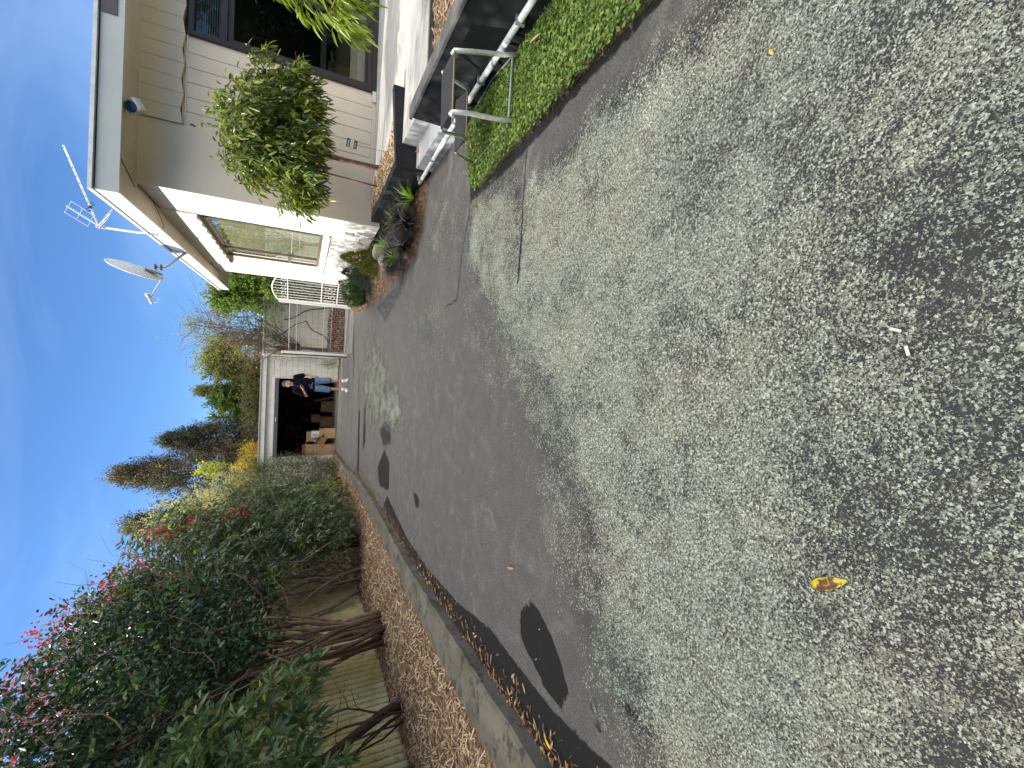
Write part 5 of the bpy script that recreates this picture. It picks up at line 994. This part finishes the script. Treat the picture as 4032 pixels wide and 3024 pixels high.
# ================================================================== RIGHT SIDE GARDEN
gb_poly = [(1.87, 5.22), (1.62, 5.5), (1.56, 6.0), (1.54, 6.8), (1.52, 8.8), (1.60, 10.5), (1.76, 12.5), (2.05, 13.5), (2.45, 13.4), (SX(12.9) - .005, 12.9), (SX(7.2) - .005, 7.2), (PX(4.9) - .005, 4.9)]
ymn = 4.85; xs_ = np.linspace(1.45, 2.7, 26); ys_ = np.linspace(4.85, 13.6, 120); gx, gy = np.meshgrid(xs_, ys_)
def gbh(x, y):
    s_ = sdist(np.asarray(x, float), np.asarray(y, float), gb_poly); return -.03 + .17 * np.clip((s_ + .02) / .35, 0, 1) ** .7
gzv = gbh(gx, gy); ib = np.arange(gx.size).reshape(gx.shape)
tag(npmesh('garden_bed', np.stack([gx, gy, gzv], -1).reshape(-1, 3), np.stack([ib[:-1, :-1], ib[:-1, 1:], ib[1:, 1:], ib[1:, :-1]], -1).reshape(-1, 4), soilm, smooth=True), kind='structure')
q = rnd_poly(gb_poly, 6500); redchip = islandmat('reddish bark chips', [(.16, .08, .045), (.30, .17, .10), (.42, .28, .18), (.52, .38, .27), (.22, .12, .07)], .8)
tag(chips('bark_chips', q, gbh(q[:, 0], q[:, 1]) + .008, (.035, .10), (.004, .012), redchip, tilt=.35), 'reddish bark mulch in the garden bed along the foot of the white wall', 'mulch', kind='stuff')

def rock(label, c, r, m, seed):
    rs = np.random.default_rng(seed); mb = MB(); mb.ball((0, 0, 0), 1.0, 20, 14); V = np.array(mb.v); F_ = mb.f
    for _ in range(9):
        d = unit(rs.normal(size=(1, 3)))[0]; k = V @ d; V = V - np.outer(np.clip(k - rs.uniform(.55, .8), 0, None), d) * .85
    V += .04 * np.sin(V * 5 + seed)[:, [1, 2, 0]]; V = V * np.array(r)
    mb.v = [tuple(p) for p in V]; o = mb.build('rock', m, None, smooth=True, loc=c); return tag(o, label, 'rock', 'rocks edging the garden bed')
m, t, b, o_ = nodes('boulder stone'); v = obvec(t); c = mix(t, mrange(t, noise(t, 6, 6, .65, v), .35, .65), (.22, .20, .175), (.40, .36, .31)); c = mix(t, mrange(t, noise(t, 11, 5, .7, v, .4), .55, .68), c, (.16, .20, .15)); t.links.new(c, b.inputs['Base Color']); b.inputs['Roughness'].default_value = .85; bump(t, b, noise(t, 60, 5, .7, v), .5); stone = m
rock('rounded pinkish grey boulder furthest back against the wall', (2.10, 7.35, .18), (.13, .20, .14), stone, 1)
rock('pale mottled boulder just in front of the pinkish one', (1.83, 6.86, .15), (.15, .22, .13), stone, 2)
rock('flat grey green boulder nearest the driveway', (1.70, 6.30, .08), (.12, .20, .10), stone, 3)
rock('low pale rock between the dark grass tufts beside the step', (2.08, 5.45, .12), (.13, .24, .09), stone, 4)
rock('small buff stone at the edge of the garden bed', (1.66, 5.75, .06), (.06, .08, .05), mat('buff stone', (.5, .36, .24), .8, bmp=.3), 5)

def tuft(name, label, x, y, z, n, L0, L1, wd, m, group, el=(.5, 1.4), droop=.9):
    """strappy tuft of arching blades"""
    mb = MB()
    for i in range(n):
        a = random.uniform(0, 6.28); e = random.uniform(*el); Lb = random.uniform(L0, L1); h = Vector((math.cos(a), math.sin(a), 0)); sd_ = Vector((-h.y, h.x, 0)); o0 = Vector((x, y, z)) + h * random.uniform(0, .03); p = Vector(o0); vs = []
        for k in range(6):
            u = k / 5; ww = wd * (1 - u ** 2.2) * .5 + .0004; vs += [p - sd_ * ww, p + sd_ * ww]; e2 = e - droop * 1.6 * u; p = p + (h * math.cos(e2) + Vector((0, 0, math.sin(e2)))) * Lb / 5
            if p.z < .02: p.z = .02
        mb.add(vs, [(2 * k, 2 * k + 1, 2 * k + 3, 2 * k + 2) for k in range(5)])
    o = mb.build(name, m, None); return tag(o, label, 'grass plant', group)
mond = leafmat('black mondo blade', [(.006, .006, .010), (.014, .013, .018), (.025, .022, .03), (.07, .05, .04)], .1, .35); limeb = leafmat('lime strap blade', [(.10, .22, .02), (.20, .34, .03), (.34, .44, .06)], .35, .4)
dk_l = ['beside the step end of the pipe', 'against the planter wall behind the pale low rock', 'nearest the driveway edge', 'in the middle of the dark clump', 'between the buff stone and the green boulder', 'just in front of the mottled boulder', 'under the planter wall towards the house corner', 'lying over the driveway edge', 'pressed against the planter wall halfway along', 'between the middle clump and the lime tuft']
q = rnd_poly([(1.6, 5.3), (2.25, 5.2), (2.35, 6.9), (1.6, 6.9)], 420); A = RNG.normal(size=(420, 3)); A[:, 2] = np.abs(A[:, 2])
for (x, y), l_ in zip(((1.93, 5.32), (2.22, 5.45), (1.72, 5.55), (2.0, 5.80), (1.70, 6.0), (1.80, 6.5), (2.18, 6.2), (1.62, 6.3), (2.15, 5.75), (1.90, 6.15)), dk_l): tuft('mondo_grass', 'near black strappy grass tuft ' + l_, x, y, .09, 300, .20, .38, .011, mond, 'black grass tufts in the garden bed')
gl_l = ['highest against the planter wall', 'beside the pale mottled boulder', 'nearest the step', 'over the pinkish boulder', 'low at the driveway edge']
for (x, y), l_ in zip(((2.20, 6.0), (1.98, 6.62), (2.2, 5.2), (2.08, 6.95), (1.66, 5.9)), gl_l): tuft('lime_grass', 'bright lime green strappy tuft ' + l_, x, y, .12, 46, .18, .30, .012, limeb, 'lime green grass tufts in the garden bed', (.7, 1.4), .6)

def dwarf(label, cx, cy, z0, h, r, m, n, lumps=0, Ls=.022, Ws=.012, sprd=.05, spiky=0):
    t_ = plant('dwarf_conifer', label, 'conifer', 'dwarf conifers along the white wall'); MB().tube([(cx, cy, .02), (cx, cy, z0 + h * .8)], [.016, .005], 6).build('trunk', b_brown, t_)
    if lumps:
        bl_ = [(cx + random.uniform(-.6, .6) * r, cy + random.uniform(-.7, .7) * r, z0 + h * random.uniform(.25, .75), r * .5, r * .5, h * .28) for _ in range(lumps)]; P, D = blob_pts(bl_, n, .75, .15)
    else:
        u = RNG.random(n) ** 1.3; a = RNG.random(n) * 6.283; rr = r * (1 - u) ** .8 * (1 + .18 * np.sin(a * 5 + u * 14)) * np.sqrt(.5 + .5 * RNG.random(n)); P = np.stack([cx + rr * np.cos(a), cy + rr * np.sin(a), z0 + h * u], 1); D = np.stack([np.cos(a), np.sin(a), np.full(n, .9)], 1)
    Q, A, _ = sprays(P, D, 9, sprd, .4, .5, .3); small_leaves('foliage', Q, A, Ls, Ws, m, t_)
    if spiky:
        mb = MB(); Qs, As = [], []
        for _ in range(spiky):
            i = random.randrange(len(P)); p = Vector(P[i]); d = Vector((D[i][0] * .5 + random.gauss(0, .3), D[i][1] * .5 + random.gauss(0, .3), 1.1)).normalized(); L_ = random.uniform(.08, .16); mb.tube([p, p + d * L_], [.004, .002], 4)
            for k in range(26): Qs.append(p + d * L_ * random.random()); As.append(d + Vector([random.gauss(0, .7) for _ in range(3)]))
        mb.build('leader_twigs', b_brown, t_); small_leaves('leader_needles', np.array(Qs), np.array(As), .022, .005, m, t_)
    return t_
ol = leafmat('olive gold scale', [(.09, .11, .015), (.15, .17, .02), (.22, .22, .04)], .2); bg = leafmat('blue green needle', [(.025, .06, .04), (.04, .085, .055), (.07, .12, .08)], .15); dg = leafmat('deep green scale', [(.02, .06, .012), (.035, .085, .018), (.06, .12, .025)], .2)
dwarf('olive gold pointed conifer nearest the rocks', 2.04, 7.75, .14, .58, .26, ol, 1300)
dwarf('blue green spiky conifer in the middle of the row', 1.95, 8.45, .14, .50, .30, bg, 1100, spiky=44, Ls=.026, Ws=.006)
dwarf('rounded deep green conifer with tight lumps at the far end of the row', 1.78, 9.0, .10, .55, .32, dg, 1500, lumps=10)
dwarf('small spiky blue green conifer behind the lumpy one near the arched gate', 2.0, 9.7, .12, .50, .24, bg, 600, spiky=18, Ls=.026, Ws=.006)
dwarf('lowest deep green conifer trailing towards the driveway', 1.74, 9.75, .05, .42, .26, dg, 900, lumps=4)

# round tree in the rear planter
rt_ = plant('small_round_tree', 'small round headed evergreen tree in the rear planter before the front wall', 'tree')
ltl = leafmat('glossy drooping leaf', [(.022, .05, .012), (.045, .085, .016), (.09, .14, .025), (.17, .22, .035), (.28, .30, .06)], .32, .28, (2.0, 1.8, .5))
tb = [(3.10, 6.2, 1.80, .60, .5, .46), (2.60, 6.1, 1.52, .42, .42, .36), (3.62, 6.2, 1.42, .26, .35, .24), (2.55, 6.1, 1.88, .25, .3, .22), (3.50, 6.25, 1.62, .36, .45, .44), (3.0, 6.2, 1.32, .60, .45, .26), (2.9, 6.15, 2.0, .38, .4, .26), (2.32, 6.0, 1.32, .24, .3, .18)]
P, D = blob_pts(tb, 1500, .40, .34); Q, A, _ = sprays(P, D, 7, .20, -.15, .55); A[:, 2] -= .35
leaf_mesh('crown', Q, A, RNG.uniform(.075, .12, len(Q)), RNG.uniform(.024, .036, len(Q)), ltl, rt_, droop=.3, fold=.4)
mb = MB(); tgt = P[RNG.choice(len(P), 90, replace=False)]
for p in tgt:
    q = Vector(p); d = Vector((q.x - 2.95, q.y - 6.2, (q.z - 1.4) + .1)).normalized(); mb.tube([q, q + d * random.uniform(.08, .16)], [.002, .0012], 4)
mb.build('red_shoots', mat('red shoots', (.38, .14, .10), .6), rt_)
mb = MB(); mb.tube([(3.03, 6.42, .30), (3.01, 6.38, .5), (2.97, 6.3, .8), (2.95, 6.22, 1.15), (2.97, 6.2, 1.5)], [.045, .036, .033, .03, .02], 9); stems(mb, (2.96, 6.22, 1.1), [tuple(p) for p in P[RNG.choice(len(P), 24, replace=False)]], .014, .003, .06, .02, 6); mb.build('trunk', mat('mottled trunk', (.16, .095, .06), .8, var=.3, scale=14, bmp=.4, col2=(.38, .33, .26)), rt_, smooth=True)
MB().tube([(2.74, 6.36, .33), (2.735, 6.33, .6), (2.72, 6.25, 1.0), (2.72, 6.2, 1.4)], [.013, .012, .011, .008], 7).build('second_stem', mat('reddish stem', (.20, .075, .05), .7, var=.3, scale=20, col2=(.36, .33, .12)), rt_, smooth=True)

# shrub whose branch hangs in front of the glazed door
fb_ = plant('overhanging_shrub', 'lime green long leafed shrub hanging before the dark glazed door', 'shrub')
P, D = blob_pts([(3.42, 4.2, 1.02, .36, .28, .20), (3.62, 4.25, 1.25, .40, .3, .28), (3.55, 4.2, 1.58, .34, .25, .12), (3.9, 4.2, 1.4, .4, .3, .5), (4.2, 4.0, 1.8, .5, .4, .6)], 300, .4, .25); D[:, 2] -= .6; Q, A, _ = sprays(P, D, 8, .18, -.3, .45); A[:, 2] -= .5; A[:, 0] -= .25
leaf_mesh('foliage', Q, A, RNG.uniform(.09, .15, len(Q)), RNG.uniform(.024, .036, len(Q)), leafmat('lime drooping leaf', [(.08, .13, .015), (.14, .20, .02), (.22, .28, .03)], .4, .35, (1.9, 1.9, .5)), fb_, droop=.35, fold=.4)
mb = MB(); stems(mb, (3.95, 3.2, .3), [tuple(p) for p in P[RNG.choice(len(P), 22, replace=False)]], .03, .004, .08, .04, 7); mb.build('stems', b_brown, fb_, smooth=True)

# small plant sign on a wire stake
sg = thing('plant_sign', 'small black and white plant sign on a wire stake in the rear planter', 'sign')
MB().tube([(2.90, 5.66, .35), (2.92, 5.72, .74)], .0028, 5).build('wire_stake', black_m, sg)
Ms = Matrix.Translation((2.935, 5.74, .79)) @ Matrix.Rotation(R_(6), 4, 'Y') @ Matrix.Rotation(R_(-25), 4, 'Z')
MB().box(-.048, .048, -.002, .002, -.062, .062, Ms).build('sign_plate', mat('sign black', (.012, .016, .013), .5), sg)
MB().box(-.044, .044, -.0032, -.0022, -.020, .018, Ms).build('white_band', mat('sign white', (.62, .66, .60), .6), sg)
mb = MB()
for z, xs_l in ((.040, (-.030, -.012, .006, .024)), (-.040, (-.026, -.004, .018))):
    for xg in xs_l: mb.box(xg - .007, xg + .007, -.0032, -.0022, z - .010, z + .010, Ms)
sgm = mb.build('lettering', mat('sign lettering', (.35, .38, .34), .6), sg)
mb = MB()
for xg in (-.030, -.014, .002, .018, .032): mb.box(xg - .004, xg + .004, -.0042, -.0034, -.012, .010, Ms)
mb.build('band_lettering', mat('sign grey ink', (.2, .22, .2), .6), sg)

# ================================================================== SMALL THINGS ON THE DRIVEWAY
m, t, b, o_ = nodes('yellow decaying leaf'); v = obvec(t); c = mix(t, mrange(t, noise(t, 55, 4, .6, v, .3), .46, .56), (.52, .42, .02), (.11, .045, .02)); t.links.new(c, b.inputs['Base Color']); b.inputs['Roughness'].default_value = .4
def curled(name, label, x, y, L_, W_, ang, m, lift=.012, curlv=.5):
    mb = MB(); vs = []; NU, NV = 12, 7
    for i in range(NU + 1):
        u = i / NU; wv = W_ * (math.sin(math.pi * min(1, u * .92 + .06)) ** .7) * (1 - .35 * u)
        for k in range(NV):
            s_ = (k / (NV - 1) - .5) * 2; vs.append((u * L_, s_ * wv * .5, .002 + lift * (s_ * s_) * (wv / W_) + lift * .8 * math.sin(u * 3.0) * curlv))
    mb.add(vs, [(i * NV + k, (i + 1) * NV + k, (i + 1) * NV + k + 1, i * NV + k + 1) for i in range(NU) for k in range(NV - 1)])
    o = mb.build(name, m, None, smooth=True, loc=(x, y, .004)); o.rotation_euler = (0, 0, ang); sm = o.modifiers.new('t', 'SOLIDIFY'); sm.thickness = .0008; return tag(o, label, 'leaf')
curled('fallen_leaf', 'large curled yellow and brown leaf lying on the lichen in the foreground', -.512, .672, .094, .038, -1.05, m, .009)
wchip = mat('white chip', (.62, .58, .50), .7)
for (x, y, a, l_) in ((.158, .510, 1.2, 'larger white wood chip on the lichen in the foreground'), (.108, .487, .25, 'smaller white wood chip on the lichen in the foreground')):
    o = MB().box(-.012, .012, -.0035, .0035, 0, .003).build('white_chip', wchip, None, bevel=.001, loc=(x, y, .005)); o.rotation_euler = (0, 0, a); tag(o, l_, 'chip', 'white chips on the driveway')
curled('fallen_leaf', 'narrow brown curled leaf alone on the bare asphalt', -1.17, 2.42, .11, .018, 1.9, tanl, .010)
curled('fallen_leaf', 'bright yellow leaf at the foot of the kerb nearest the viewer', -1.93, 1.92, .085, .026, 1.2, mat('bright yellow', (.62, .40, .04), .5), .006)
curled('fallen_leaf', 'tiny yellow leaf on the lichen at the right edge of the view', 1.02, .83, .03, .010, .5, mat('pale yellow', (.6, .46, .12), .5), .004)
curled('fallen_leaf', 'rusty curled leaf on the entry step', PX(4.4) + .17, 4.72, .10, .04, 1.0, mat('rusty leaf', (.34, .13, .05), .6), .02).location.z = .185
q = rnd_poly([(-1.9, 1.2), (1.4, 1.2), (1.5, 9), (-2.0, 10)], 130); A = RNG.normal(size=(130, 3)); A[:, 2] *= .1
tag(leaf_mesh('driveway_debris', np.concatenate([q, np.full((130, 1), .006)], 1), A, RNG.uniform(.008, .03, 130), RNG.uniform(.004, .01, 130), islandmat('specks', [(.05, .03, .02), (.55, .52, .46), (.25, .15, .07), (.6, .57, .5)]), None), 'scattered specks of leaf and white grit on the asphalt', 'debris', kind='stuff')

st_ = plant('reflection_tree_row', 'unseen row of tall dark trees added behind the viewer for dark window reflections', 'trees')  # out-of-view trees added so the front glass reflects dark instead of sky
P, D = blob_pts([(-10 + 4.5 * i, -17, 3.6, 2.8, 1.6, 3.6 + .6 * math.sin(i * 1.9)) for i in range(9)], 3500, .8, .15); Q, A, _ = sprays(P, D, 6, .6, .1, .8); small_leaves('crown', Q, A, .30, .20, cml, st_)
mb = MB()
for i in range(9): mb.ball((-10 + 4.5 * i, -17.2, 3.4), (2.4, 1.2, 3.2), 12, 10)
mb.build('blocking_core', MATS['dark blocking core'], st_)  # solid cores added to block the sky in the reflection
mb = MB(); stems(mb, (8, -17, 0), [(-10 + 4.5 * i, -17, 3) for i in range(9)], .1, .03, .05, .3); mb.build('trunk', b_brown, st_)

mb = MB()
for i in range(26):
    y0 = random.uniform(4.6, 8.2); z0 = random.uniform(1.2, 3.6); mb.tube(wiggle((-3.1 + random.uniform(-.2, .05), y0, z0), (-3.0 + random.uniform(-.3, .1), y0 + random.uniform(-.5, .6), z0 + random.uniform(.3, .9)), 6, .12), [.008, .007, .006, .005, .003, .002], 5)
mb.build('outer_twigs', b_tan, cam_t, smooth=True)
P = np.stack([RNG.uniform(-3.15, -2.95, 70), RNG.uniform(4.6, 8.4, 70), RNG.uniform(1.4, 3.6, 70)], 1); Q, A, _ = sprays(P, np.tile([[1., 0, .3]], (70, 1)), 6, .16); leaf_mesh('fresh_leaves', Q, A, .08, .035, leafmat('fresh camellia leaf', [(.05, .12, .05), (.09, .17, .06), (.14, .22, .06)], .3, .3), cam_t)
